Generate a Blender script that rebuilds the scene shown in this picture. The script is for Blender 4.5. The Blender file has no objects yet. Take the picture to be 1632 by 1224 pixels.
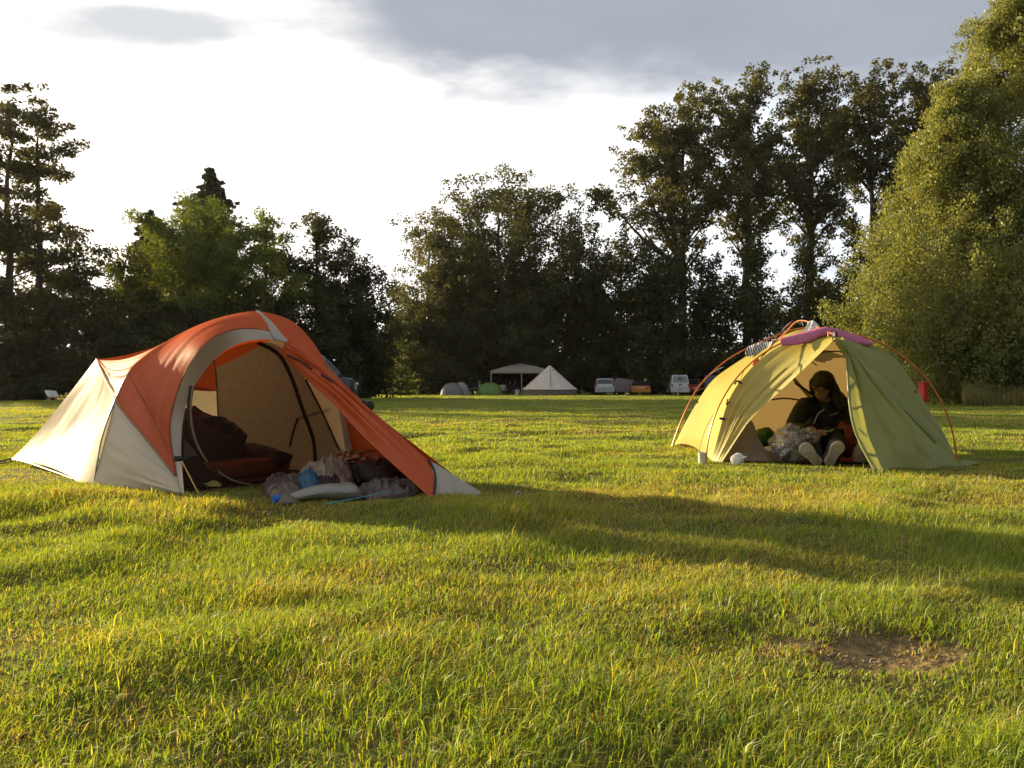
import bpy, math, random
import numpy as np
from mathutils import Vector, Matrix
random.seed(7)
RNG = np.random.default_rng(11)
scene = bpy.context.scene
COL = scene.collection
F = 1350.0; CX = 816.0; HY = 616.0; CH = 0.60      # focal length, horizon and eye height used for measuring
R = math.radians
SUN_A = R(38.5); SUN_EL = R(11.5)
SUN = np.array([-math.cos(SUN_A)*math.cos(SUN_EL), math.sin(SUN_A)*math.cos(SUN_EL), math.sin(SUN_EL)])

# ------------------------------------------------------------------ measuring
def at(px, py, d):
    return np.array([(px-CX)/F*d, d, CH+(HY-py)/F*d])
A0 = np.array([-3.92, 6.64]); UU = np.array([.8765, -.4815]); NN = np.array([-.4815, -.8765])
def U(u, n, z):
    p = A0+u*UU+n*NN
    return np.array([p[0], p[1], z])
def ray_plane(px, py, axis, off):                    # meets the upright plane  axis.(p-A0) = off
    dx = (px-CX)/F
    d = (off+axis@A0)/(axis[0]*dx+axis[1])
    return at(px, py, d)
def on_u(px, py, u): return ray_plane(px, py, UU, u)
def on_n(px, py, n): return ray_plane(px, py, NN, n)

# ------------------------------------------------------------------ noise
def _h(ix, iy, s):
    h = (ix.astype(np.int64)*374761393+iy.astype(np.int64)*668265263+s*974634777) & 0x7fffffff
    h = ((h ^ (h >> 13))*1274126177) & 0x7fffffff
    return ((h ^ (h >> 16)) & 0xffff)/65535.0
def vnoise(x, y, s=0):
    x = np.asarray(x, float); y = np.asarray(y, float)
    ix = np.floor(x); iy = np.floor(y); fx = x-ix; fy = y-iy
    fx = fx*fx*(3-2*fx); fy = fy*fy*(3-2*fy)
    a = _h(ix, iy, s); b = _h(ix+1, iy, s); c = _h(ix, iy+1, s); d = _h(ix+1, iy+1, s)
    return (a*(1-fx)+b*fx)*(1-fy)+(c*(1-fx)+d*fx)*fy
def fbm(x, y, s=0):
    return vnoise(x, y, s)*.55+vnoise(np.asarray(x)*2.1+5, np.asarray(y)*2.1, s+1)*.3+vnoise(np.asarray(x)*4.3, np.asarray(y)*4.3+9, s+2)*.15

DIRT = (0.78, 1.92)
def dirt_mask(x, y):
    dx = (x-DIRT[0])/.19; dy = (y-DIRT[1])/.11
    r = dx*dx+dy*dy+(vnoise(x*11, y*11, 55)-.5)*2.2
    return np.clip(1.45-r, 0, 1)
def gz(x, y):
    x = np.asarray(x, float); y = np.asarray(y, float)
    z = -0.0026*np.maximum(0, y-12)
    z = z+(fbm(x*.75, y*.75, 3)-.5)*.075*np.clip((y+2)/6, .35, 1)
    z = z+(vnoise(x*2.6, y*2.6, 8)-.5)*.05+(vnoise(x*4.6+.4*vnoise(x*2, y*2, 9), y*5.2, 12)-.5)*.034*np.clip(fbm(x*.9, y*.9, 15)*3-.9, 0, 1)
    z = z+(vnoise(x*.16, y*.16, 18)-.5)*.12*np.clip((y-9)/20, 0, 1)
    z = z-.02*dirt_mask(x, y)
    flat = np.exp(-(((x+2.2)/2.2)**2+((y-5.6)/1.2)**2)**2)+np.exp(-(((x-2.6)/1.5)**2+((y-7.4)/1.6)**2)**2)
    return z*(1-.75*np.clip(flat, 0, 1))
def g(x, y): return float(gz(x, y))

# ------------------------------------------------------------------ materials
def mat(name):
    m = bpy.data.materials.new(name); m.use_nodes = True
    nt = m.node_tree; nt.nodes.clear()
    return m, nt, nt.nodes, nt.links
def out(n, l, sock):
    o = n.new('ShaderNodeOutputMaterial'); l.new(sock, o.inputs['Surface'])
def noise_node(n, l, scale, detail=4, coord='Object'):
    tc = n.new('ShaderNodeTexCoord'); t = n.new('ShaderNodeTexNoise')
    t.inputs['Scale'].default_value = scale; t.inputs['Detail'].default_value = detail
    l.new(tc.outputs[coord], t.inputs['Vector']); return t
def tint(n, l, fac, c1, c2, lo=.3, hi=.7):
    r = n.new('ShaderNodeValToRGB'); r.color_ramp.elements[0].position = lo; r.color_ramp.elements[1].position = hi
    r.color_ramp.elements[0].color = (*c1, 1); r.color_ramp.elements[1].color = (*c2, 1)
    l.new(fac, r.inputs['Fac']); return r.outputs['Color']
_cache = {}
def plain(name, c, rough=.6, metal=0, var=.18, scale=9, bump=0, spec=.4, trans=0):
    if name in _cache: return _cache[name]
    m, nt, n, l = mat(name)
    b = n.new('ShaderNodeBsdfPrincipled'); t = noise_node(n, l, scale)
    col = tint(n, l, t.outputs['Fac'], tuple(x*(1-var) for x in c), tuple(min(1, x*(1+var)) for x in c))
    l.new(col, b.inputs['Base Color']); b.inputs['Roughness'].default_value = rough; b.inputs['Metallic'].default_value = metal
    b.inputs['Specular IOR Level'].default_value = spec
    if bump:
        bp = n.new('ShaderNodeBump'); bp.inputs['Strength'].default_value = bump; bp.inputs['Distance'].default_value = .02
        l.new(t.outputs['Fac'], bp.inputs['Height']); l.new(bp.outputs['Normal'], b.inputs['Normal'])
    out(n, l, b.outputs['BSDF']); _cache[name] = m; return m
def fabric(name, c, tc, tr=.4, var=.08, bump=.16, gloss=.06, rough=.45, wr=7.0):
    """thin tent cloth: part of the light is scattered back, part passes through"""
    if name in _cache: return _cache[name]
    m, nt, n, l = mat(name)
    t = noise_node(n, l, wr, 5); t.inputs['Distortion'].default_value = .6
    t2 = noise_node(n, l, 2.3, 3)
    col = tint(n, l, t2.outputs['Fac'], tuple(x*(1-var) for x in c), tuple(min(1, x*(1+var)) for x in c))
    w = n.new('ShaderNodeTexWave'); w.inputs['Scale'].default_value = 160; tc_ = n.new('ShaderNodeTexCoord')
    l.new(tc_.outputs['Object'], w.inputs['Vector'])
    add = n.new('ShaderNodeMath'); add.operation = 'MULTIPLY_ADD'; add.inputs[1].default_value = .03
    l.new(w.outputs['Fac'], add.inputs[0]); l.new(t.outputs['Fac'], add.inputs[2])
    bp = n.new('ShaderNodeBump'); bp.inputs['Strength'].default_value = bump; bp.inputs['Distance'].default_value = .02
    l.new(add.outputs[0], bp.inputs['Height'])
    d = n.new('ShaderNodeBsdfDiffuse'); tl = n.new('ShaderNodeBsdfTranslucent'); gl = n.new('ShaderNodeBsdfGlossy')
    gl.inputs['Roughness'].default_value = rough
    l.new(col, d.inputs['Color']); tl.inputs['Color'].default_value = (*tc, 1)
    for q in (d, gl): l.new(bp.outputs['Normal'], q.inputs['Normal'])
    m1 = n.new('ShaderNodeMixShader'); m1.inputs[0].default_value = tr
    l.new(d.outputs[0], m1.inputs[1]); l.new(tl.outputs[0], m1.inputs[2])
    m2 = n.new('ShaderNodeMixShader'); m2.inputs[0].default_value = gloss
    l.new(m1.outputs[0], m2.inputs[1]); l.new(gl.outputs[0], m2.inputs[2])
    out(n, l, m2.outputs[0]); _cache[name] = m; return m
def sheer(name, c, alpha, gloss=0.0):
    m, nt, n, l = mat(name)
    tp = n.new('ShaderNodeBsdfTransparent'); d = n.new('ShaderNodeBsdfDiffuse'); d.inputs['Color'].default_value = (*c, 1)
    t = noise_node(n, l, 30, 3)
    mp = n.new('ShaderNodeMapRange'); mp.inputs['To Min'].default_value = alpha-.08; mp.inputs['To Max'].default_value = alpha+.08
    l.new(t.outputs['Fac'], mp.inputs['Value'])
    m1 = n.new('ShaderNodeMixShader'); l.new(mp.outputs['Result'], m1.inputs[0])
    l.new(tp.outputs[0], m1.inputs[1]); l.new(d.outputs[0], m1.inputs[2]); last = m1
    if gloss:
        gl = n.new('ShaderNodeBsdfGlossy'); gl.inputs['Roughness'].default_value = .18
        bp = n.new('ShaderNodeBump'); bp.inputs['Strength'].default_value = .8; bp.inputs['Distance'].default_value = .02
        l.new(t.outputs['Fac'], bp.inputs['Height']); l.new(bp.outputs['Normal'], gl.inputs['Normal'])
        m2 = n.new('ShaderNodeMixShader'); m2.inputs[0].default_value = gloss
        l.new(m1.outputs[0], m2.inputs[1]); l.new(gl.outputs[0], m2.inputs[2]); last = m2
    out(n, l, last.outputs[0]); return m
def leafmat(name, tr=.4, gloss=.04, yellow=(1.5, 1.35, .7)):
    m, nt, n, l = mat(name)
    a = n.new('ShaderNodeAttribute'); a.attribute_name = 'Col'
    d = n.new('ShaderNodeBsdfDiffuse'); tl = n.new('ShaderNodeBsdfTranslucent'); gl = n.new('ShaderNodeBsdfGlossy')
    gl.inputs['Roughness'].default_value = .45
    mu = n.new('ShaderNodeMix'); mu.data_type = 'RGBA'; mu.blend_type = 'MULTIPLY'; mu.inputs['Factor'].default_value = 1
    mu.inputs['B'].default_value = (*yellow, 1)
    l.new(a.outputs['Color'], mu.inputs['A']); l.new(mu.outputs['Result'], tl.inputs['Color']); l.new(a.outputs['Color'], d.inputs['Color'])
    m1 = n.new('ShaderNodeMixShader'); m1.inputs[0].default_value = tr
    l.new(d.outputs[0], m1.inputs[1]); l.new(tl.outputs[0], m1.inputs[2])
    m2 = n.new('ShaderNodeMixShader'); m2.inputs[0].default_value = gloss
    l.new(m1.outputs[0], m2.inputs[1]); l.new(gl.outputs[0], m2.inputs[2])
    out(n, l, m2.outputs[0]); return m
def glassy(name, c, rough=.08):
    if name in _cache: return _cache[name]
    m, nt, n, l = mat(name); b = n.new('ShaderNodeBsdfPrincipled')
    t = noise_node(n, l, 3)
    l.new(tint(n, l, t.outputs['Fac'], c, tuple(x*1.3 for x in c)), b.inputs['Base Color'])
    b.inputs['Roughness'].default_value = rough; b.inputs['Specular IOR Level'].default_value = .7
    b.inputs['Coat Weight'].default_value = .5
    out(n, l, b.outputs[0]); _cache[name] = m; return m
BARK = None
def bark(name, c1, c2):
    m, nt, n, l = mat(name); b = n.new('ShaderNodeBsdfPrincipled')
    tc = n.new('ShaderNodeTexCoord'); mp = n.new('ShaderNodeMapping'); mp.inputs['Scale'].default_value = (7, 7, 1.6)
    t = n.new('ShaderNodeTexNoise'); t.inputs['Scale'].default_value = 1.4; t.inputs['Detail'].default_value = 6
    l.new(tc.outputs['Object'], mp.inputs['Vector']); l.new(mp.outputs[0], t.inputs['Vector'])
    l.new(tint(n, l, t.outputs['Fac'], c1, c2, .35, .65), b.inputs['Base Color']); b.inputs['Roughness'].default_value = .9
    bp = n.new('ShaderNodeBump'); bp.inputs['Strength'].default_value = .8; bp.inputs['Distance'].default_value = .05
    l.new(t.outputs['Fac'], bp.inputs['Height']); l.new(bp.outputs[0], b.inputs['Normal'])
    out(n, l, b.outputs[0]); return m

# ------------------------------------------------------------------ objects
WL = {}
def empty(name, loc):
    o = bpy.data.objects.new(name, None); COL.objects.link(o); o.empty_display_size = .2
    o.location = loc; WL[o.name] = np.array(loc, float); return o
def tag(o, label=None, cat=None, group=None, kind=None):
    if label: o['label'] = label
    if cat: o['category'] = cat
    if group: o['group'] = group
    if kind: o['kind'] = kind
    return o
def link(name, me, m, parent):
    o = bpy.data.objects.new(name, me); COL.objects.link(o)
    if m: me.materials.append(m)
    if parent is not None:
        o.parent = parent; WL[o.name] = WL[parent.name]
    else: WL[o.name] = np.zeros(3)
    return o
def copy_tree(o, parent=None):
    c = o.copy(); COL.objects.link(c)
    if parent is not None: c.parent = parent
    for ch in list(o.children): copy_tree(ch, c)
    return c
class MB:
    def __init__(s): s.v = []; s.f = []
    def add(s, vs, fs):
        k = len(s.v); s.v += [tuple(map(float, p)) for p in vs]; s.f += [tuple(i+k for i in q) for q in fs]; return s
    def box(s, c, size, rot=0, bev=0.0, tilt=0):
        hx, hy, hz = [q/2 for q in size]
        b = min(bev, hx*.9, hy*.9, hz*.9)
        pts = []
        lv = [(-hz, b), (-hz+b, 0), (hz-b, 0), (hz, b)] if b else [(-hz, 0), (hz, 0)]
        for z, ins in lv:
            x, y = hx-ins, hy-ins; k = b if b else 0
            if b: ring = [(x-k, -y), (x, -y+k), (x, y-k), (x-k, y), (-x+k, y), (-x, y-k), (-x, -y+k), (-x+k, -y)]
            else: ring = [(x, -y), (x, y), (-x, y), (-x, -y)]
            pts.append([(p[0], p[1], z) for p in ring])
        M = Matrix.Translation(Vector(c)) @ Matrix.Rotation(rot, 4, 'Z') @ Matrix.Rotation(tilt, 4, 'X')
        return s.rings([[tuple(M @ Vector(p)) for p in r] for r in pts])
    def rings(s, rs, cap=True):
        n = len(rs[0]); k = len(s.v); vs = [p for r in rs for p in r]; fs = []
        for i in range(len(rs)-1):
            for j in range(n):
                a = i*n+j; b = i*n+(j+1) % n
                fs.append((a, b, b+n, a+n))
        if cap: fs.append(tuple(range(n-1, -1, -1))); fs.append(tuple((len(rs)-1)*n+j for j in range(n)))
        return s.add(vs, fs)
    def tube(s, path, r, n=8):
        P = [np.array(p, float) for p in path]; rr = r if hasattr(r, '__len__') else [r]*len(P); rs = []
        up = np.array([0, 0, 1.0])
        for i, p in enumerate(P):
            t = P[min(i+1, len(P)-1)]-P[max(i-1, 0)]; t = t/(np.linalg.norm(t)+1e-9)
            a = np.cross(t, up)
            if np.linalg.norm(a) < .1: a = np.cross(t, np.array([0, 1.0, 0]))
            a /= np.linalg.norm(a); b = np.cross(a, t)
            rs.append([p+rr[i]*(math.cos(q)*a+math.sin(q)*b) for q in np.linspace(0, 2*math.pi, n, endpoint=False)])
        return s.rings(rs)
    def lathe(s, c, prof, n=20, axis='Z'):
        rs = []
        for r, z in prof:
            ring = []
            for q in np.linspace(0, 2*math.pi, n, endpoint=False):
                p = (r*math.cos(q), r*math.sin(q), z)
                if axis == 'Y': p = (p[0], p[2], -p[1])
                if axis == 'X': p = (p[2], p[1], -p[0])
                ring.append((c[0]+p[0], c[1]+p[1], c[2]+p[2]))
            rs.append(ring)
        return s.rings(rs)
    def ell(s, c, rad, rot=(0, 0, 0), n=16, m=10, lump=0, seed=0, freq=3, flat=None):
        M = Matrix.Rotation(rot[2], 3, 'Z') @ Matrix.Rotation(rot[1], 3, 'Y') @ Matrix.Rotation(rot[0], 3, 'X')
        rs = []
        for i in range(1, m):
            th = math.pi*i/m; ring = []
            for j in range(n):
                ph = 2*math.pi*j/n
                d = np.array([math.sin(th)*math.cos(ph), math.sin(th)*math.sin(ph), -math.cos(th)])
                k = 1
                if lump: k = 1+lump*(float(vnoise(d[0]*freq+seed*7.3, d[1]*freq+d[2]*freq*1.3, seed))-.5)*2
                p = Vector((d*k)*np.array(rad)); p = M @ p
                z = c[2]+p.z
                if flat is not None: z = max(z, flat)
                ring.append((c[0]+p.x, c[1]+p.y, z))
            rs.append(ring)
        return s.rings(rs)
    def grid(s, G):
        a, b = len(G), len(G[0]); fs = []
        for i in range(a-1):
            for j in range(b-1): fs.append((i*b+j, i*b+j+1, (i+1)*b+j+1, (i+1)*b+j))
        return s.add([p for r in G for p in r], fs)
    def poly(s, pts, dirv=None):                        # a flat outline, with depth when dirv is given
        n = len(pts); s.add(pts, [tuple(range(n))])
        if dirv is not None:
            q = [np.array(p)+np.array(dirv) for p in pts]; k = len(s.v)-n; s.add(q, [tuple(range(n-1, -1, -1))])
            for i in range(n): s.f.append((k+i, k+n+i, k+n+(i+1) % n, k+(i+1) % n))
        return s
    def build(s, name, m, parent=None, smooth=True, sub=0, solid=0, remesh=0, relax=0):
        me = bpy.data.meshes.new(name); off = WL[parent.name] if parent is not None else np.zeros(3)
        me.from_pydata([tuple(np.array(p)-off) for p in s.v], [], s.f); me.update()
        if smooth: me.polygons.foreach_set('use_smooth', [True]*len(me.polygons))
        o = link(name, me, m, parent)
        if solid:
            q = o.modifiers.new('thickness', 'SOLIDIFY'); q.thickness = solid; q.offset = 0
        if remesh:
            q = o.modifiers.new('union', 'REMESH'); q.mode = 'VOXEL'; q.voxel_size = remesh; q.use_smooth_shade = True
            if relax:
                q = o.modifiers.new('relax', 'SMOOTH'); q.iterations = relax; q.factor = .5
        if sub:
            q = o.modifiers.new('sub', 'SUBSURF'); q.levels = sub; q.render_levels = sub
        if smooth and not remesh:
            try: me.set_sharp_from_angle(angle=R(38))
            except Exception: pass
        return o
def cr(pts, n):                                          # smooth curve through points, even steps
    P = np.array(pts, float)
    if len(P) == 2: return P[0]+(P[1]-P[0])*np.linspace(0, 1, n)[:, None]
    Q = np.vstack([2*P[0]-P[1], P, 2*P[-1]-P[-2]]); o = []
    for i in range(1, len(Q)-2):
        for t in np.linspace(0, 1, 12, endpoint=False):
            a, b, c, d = Q[i-1], Q[i], Q[i+1], Q[i+2]
            o.append(.5*(2*b+(c-a)*t+(2*a-5*b+4*c-d)*t*t+(3*b-a-3*c+d)*t**3))
    o.append(P[-1]); o = np.array(o)
    L = np.r_[0, np.cumsum(np.linalg.norm(np.diff(o, axis=0), axis=1))]
    s = np.linspace(0, L[-1], n)
    return np.stack([np.interp(s, L, o[:, k]) for k in range(3)], 1)
def coons(bottom, top, left, right, n=24, m=24, bulge=0, bdir=None, wr=0, seed=0, wfreq=3, wdir=None):
    b, t, l_, r_ = cr(bottom, n), cr(top, n), cr(left, m), cr(right, m)
    G = np.zeros((m, n, 3))
    for i in range(m):
        v = i/(m-1)
        for j in range(n):
            u = j/(n-1)
            G[i, j] = (1-v)*b[j]+v*t[j]+(1-u)*l_[i]+u*r_[i]-((1-u)*(1-v)*b[0]+u*(1-v)*b[-1]+(1-u)*v*t[0]+u*v*t[-1])
    if bulge or wr:
        du = np.gradient(G, axis=1); dv = np.gradient(G, axis=0); N = np.cross(du, dv)
        N /= np.linalg.norm(N, axis=2, keepdims=True)+1e-9
        if bdir is not None:
            sg = np.sign((N*np.array(bdir)).sum(2, keepdims=True)); sg[sg == 0] = 1; N = N*sg
        vv, uu = np.meshgrid(np.linspace(0, 1, m), np.linspace(0, 1, n), indexing='ij')
        w = 16*uu*(1-uu)*vv*(1-vv)
        k = bulge*w
        if wr:
            if wdir == 'u': x, y = uu*wfreq*.5, vv*wfreq*4
            elif wdir == 'v': x, y = uu*wfreq*4, vv*wfreq*.5
            else: x, y = uu*wfreq*2, vv*wfreq*2
            k = k+wr*(vnoise(x+seed*3.1, y+seed, seed)+.5*vnoise(x*2.2, y*2.2+seed, seed+5)-.75)*2*np.minimum(1, w*2.5)
        G = G+N*k[:, :, None]
    return G
def ribbon(name, a, b, m, parent, n=30, solid=0):
    A, B = cr(a, n), cr(b, n); mb = MB(); mb.grid(np.stack([A, .5*(A+B), B], 0)); return mb.build(name, m, parent, solid=solid)

# ------------------------------------------------------------------ world, sun, camera
def make_world():
    w = bpy.data.worlds.new("World"); scene.world = w; w.use_nodes = True
    nt = w.node_tree; n = nt.nodes; l = nt.links; n.clear()
    def M(op, a, b=None, c=None):
        q = n.new('ShaderNodeMath'); q.operation = op
        for i, v in enumerate((a, b, c)):
            if v is None: continue
            if isinstance(v, (int, float)): q.inputs[i].default_value = v
            else: l.new(v, q.inputs[i])
        return q.outputs[0]
    def smooth(v, lo, hi):
        q = n.new('ShaderNodeMapRange'); q.interpolation_type = 'SMOOTHSTEP'
        q.inputs['From Min'].default_value = lo; q.inputs['From Max'].default_value = hi; l.new(v, q.inputs['Value']); return q.outputs['Result']
    def mix(f, a, b):
        q = n.new('ShaderNodeMix'); q.data_type = 'RGBA'
        if isinstance(f, float): q.inputs['Factor'].default_value = f
        else: l.new(f, q.inputs['Factor'])
        for s, v in (('A', a), ('B', b)):
            if isinstance(v, tuple): q.inputs[s].default_value = (*v, 1)
            else: l.new(v, q.inputs[s])
        return q.outputs['Result']
    sky = n.new('ShaderNodeTexSky'); sky.sky_type = 'NISHITA'; sky.sun_disc = False
    sky.sun_elevation = SUN_EL; sky.sun_rotation = math.atan2(SUN[0], SUN[1]); sky.air_density = 1.2; sky.dust_density = 2
    tc = n.new('ShaderNodeTexCoord'); sp = n.new('ShaderNodeSeparateXYZ'); l.new(tc.outputs['Generated'], sp.inputs[0])
    X, Y, Z = sp.outputs
    zz = M('MAXIMUM', Z, .03)
    qx = M('DIVIDE', X, zz); qy = M('DIVIDE', Y, zz)
    cb = n.new('ShaderNodeCombineXYZ'); l.new(qx, cb.inputs[0]); l.new(qy, cb.inputs[1])
    def noi(scale, detail=6, sx=1):
        mp = n.new('ShaderNodeMapping'); mp.inputs['Scale'].default_value = (sx, 1, 1); l.new(cb.outputs[0], mp.inputs[0])
        t = n.new('ShaderNodeTexNoise'); t.inputs['Scale'].default_value = scale; t.inputs['Detail'].default_value = detail
        t.inputs['Roughness'].default_value = .55; l.new(mp.outputs[0], t.inputs['Vector']); return t.outputs['Fac']
    n1 = M('SUBTRACT', noi(1.6), .5); n2 = M('SUBTRACT', noi(5.0), .5)
    wob = M('MULTIPLY_ADD', n1, 1.5, M('MULTIPLY', n2, .35))
    # dark cloud bank overhead: its far edge and its left edge
    bank = smooth(M('ADD', M('SUBTRACT', 3.0, qy), M('MULTIPLY', wob, .8)), -.30, .50)
    lft = smooth(M('ADD', M('SUBTRACT', M('ADD', qx, .74), M('MULTIPLY', M('SUBTRACT', qy, 2.19), .45)), M('MULTIPLY', wob, .5)), -.12, .45)
    dark = M('MULTIPLY', bank, lft)
    # small grey wisp on the left
    ex = M('DIVIDE', M('ADD', qx, 1.06), .48); ey = M('DIVIDE', M('SUBTRACT', qy, 2.36), .16)
    r2 = M('ADD', M('MULTIPLY', ex, ex), M('MULTIPLY', ey, ey))
    wisp = smooth(M('SUBTRACT', M('MULTIPLY', wob, 2.2), r2), -1.5, .2)
    # brightness of the thin cloud towards the sun
    dt = n.new('ShaderNodeVectorMath'); dt.operation = 'DOT_PRODUCT'; l.new(tc.outputs['Generated'], dt.inputs[0]); dt.inputs[1].default_value = tuple(SUN)
    glow = M('POWER', M('MAXIMUM', dt.outputs['Value'], 0), 2.0)
    S = 4.8
    white = mix(glow, (1.02*S, 1.06*S, 1.12*S), (1.8*S, 1.66*S, 1.5*S))
    thin = smooth(M('ADD', M('ADD', M('MULTIPLY', X, -1.0), .42), M('MULTIPLY', n1, 1.6)), -.5, .35)   # veil thins out to the right: blue shows
    blue = mix(.75, sky.outputs[0], (.62*S, .76*S, 1.0*S))
    base = mix(thin, blue, white)
    gshade = M('MULTIPLY_ADD', n1, .9, .5)
    grey = mix(gshade, (.30*S, .34*S, .41*S), (.47*S, .51*S, .58*S))
    c = mix(M('MULTIPLY', wisp, .9), base, (.56*S, .60*S, .66*S))
    c = mix(dark, c, grey)
    bg = n.new('ShaderNodeBackground'); bg.inputs['Strength'].default_value = .1; l.new(c, bg.inputs['Color'])
    o = n.new('ShaderNodeOutputWorld'); l.new(bg.outputs[0], o.inputs[0])
make_world()
ld = bpy.data.lights.new('sun', 'SUN'); ld.energy = 5.0; ld.angle = R(.5); ld.color = (1.0, .82, .49)
lo = bpy.data.objects.new('sun', ld); COL.objects.link(lo)
lo.rotation_euler = Vector(-SUN).to_track_quat('-Z', 'Y').to_euler()
cd = bpy.data.cameras.new('camera'); cam = bpy.data.objects.new('camera', cd); COL.objects.link(cam); scene.camera = cam
cd.sensor_width = 36; cd.lens = 36*F/1632; cd.clip_end = 3000; cd.clip_start = .05
cam.location = (0, 0, CH); cam.rotation_euler = (R(90)+math.atan(4/F), 0, 0)
vs = scene.view_settings; vs.view_transform = 'Standard'; vs.look = 'None'; vs.gamma = 1; vs.use_curve_mapping = False; vs.exposure = EXPOSURE = 1.15
scene.render.film_transparent = False
cy = scene.cycles; cy.max_bounces = 8; cy.diffuse_bounces = 4; cy.transparent_max_bounces = 12; cy.use_denoising = True
cy.caustics_reflective = False; cy.caustics_refractive = False; cy.sample_clamp_indirect = 6

# ------------------------------------------------------------------ meadow
def col_mesh(name, V, faces_list, C, m, parent=None, smooth=False):
    """big mesh from arrays: V (n,3), list of (k,m) index arrays, C (n,3) colours"""
    me = bpy.data.meshes.new(name); off = WL[parent.name] if parent is not None else 0
    V = np.asarray(V, np.float32)-np.asarray(off, np.float32)
    loops = np.concatenate([f.ravel() for f in faces_list]).astype(np.int32)
    tot = np.concatenate([np.full(len(f), f.shape[1], np.int32) for f in faces_list])
    st = np.concatenate([[0], np.cumsum(tot)[:-1]]).astype(np.int32)
    me.vertices.add(len(V)); me.vertices.foreach_set('co', np.ascontiguousarray(V, np.float32).ravel())
    me.loops.add(len(loops)); me.loops.foreach_set('vertex_index', loops)
    me.polygons.add(len(tot)); me.polygons.foreach_set('loop_start', st); me.polygons.foreach_set('loop_total', tot)
    if smooth: me.polygons.foreach_set('use_smooth', np.ones(len(tot), bool))
    if C is not None:
        a = me.attributes.new('Col', 'FLOAT_COLOR', 'POINT'); a.data.foreach_set('color', np.c_[C, np.ones(len(C))].astype(np.float32).ravel())
    me.update(calc_edges=True); me.validate()
    return link(name, me, m, parent)
def geo(a, b, n): return np.geomspace(a, b, n)
def make_ground():
    xs = np.r_[-(9+geo(.1, 700, 40))[::-1], np.arange(-9, 9.01, .075), 9+geo(.1, 700, 40)]
    ys = np.r_[-3-geo(.1, 200, 16)[::-1], np.arange(-3, 13.01, .075), 13+geo(.1, 900, 60)]
    X, Y = np.meshgrid(xs, ys); Z = gz(X, Y); a, b = X.shape
    V = np.stack([X, Y, Z], 2).reshape(-1, 3)
    i = np.arange(a*b).reshape(a, b)
    f = np.stack([i[:-1, :-1], i[:-1, 1:], i[1:, 1:], i[1:, :-1]], 2).reshape(-1, 4)
    k = np.clip((fbm(V[:, 0]*1.1, V[:, 1]*1.1, 31)-.35)*2.4, 0, 1)[:, None]
    far = np.clip((V[:, 1]-9)/22, 0, 1)[:, None]
    soil = np.array([.12, .10, .034])*(1-k)+np.array([.15, .14, .038])*k
    turf = np.array([.15, .18, .032])*(1-k)+np.array([.21, .22, .045])*k
    C = soil*(1-far)+turf*far
    dm = np.clip(dirt_mask(V[:, 0], V[:, 1])*1.2, 0, .9)[:, None]
    C = C*(1-dm)+np.array([.26, .18, .09])*dm
    m, nt, n, l = mat('meadow')
    at_ = n.new('ShaderNodeAttribute'); at_.attribute_name = 'Col'
    t = noise_node(n, l, 38, 8); t2 = noise_node(n, l, 2.2, 6)
    mx = n.new('ShaderNodeMix'); mx.data_type = 'RGBA'; mx.blend_type = 'MULTIPLY'; mx.inputs['Factor'].default_value = 1
    l.new(at_.outputs['Color'], mx.inputs['A']); l.new(tint(n, l, t.outputs['Fac'], (.5, .5, .5), (1.35, 1.3, 1.2)), mx.inputs['B'])
    b = n.new('ShaderNodeBsdfPrincipled'); b.inputs['Roughness'].default_value = .95; b.inputs['Specular IOR Level'].default_value = .1
    l.new(mx.outputs['Result'], b.inputs['Base Color'])
    bp = n.new('ShaderNodeBump'); bp.inputs['Strength'].default_value = .9; bp.inputs['Distance'].default_value = .03
    ad = n.new('ShaderNodeMath'); ad.operation = 'ADD'; l.new(t.outputs['Fac'], ad.inputs[0]); l.new(t2.outputs['Fac'], ad.inputs[1])
    l.new(ad.outputs[0], bp.inputs['Height']); l.new(bp.outputs[0], b.inputs['Normal']); out(n, l, b.outputs[0])
    o = col_mesh('meadow_ground', V, [f], C, m, smooth=True); o['kind'] = 'structure'
make_ground()

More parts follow.
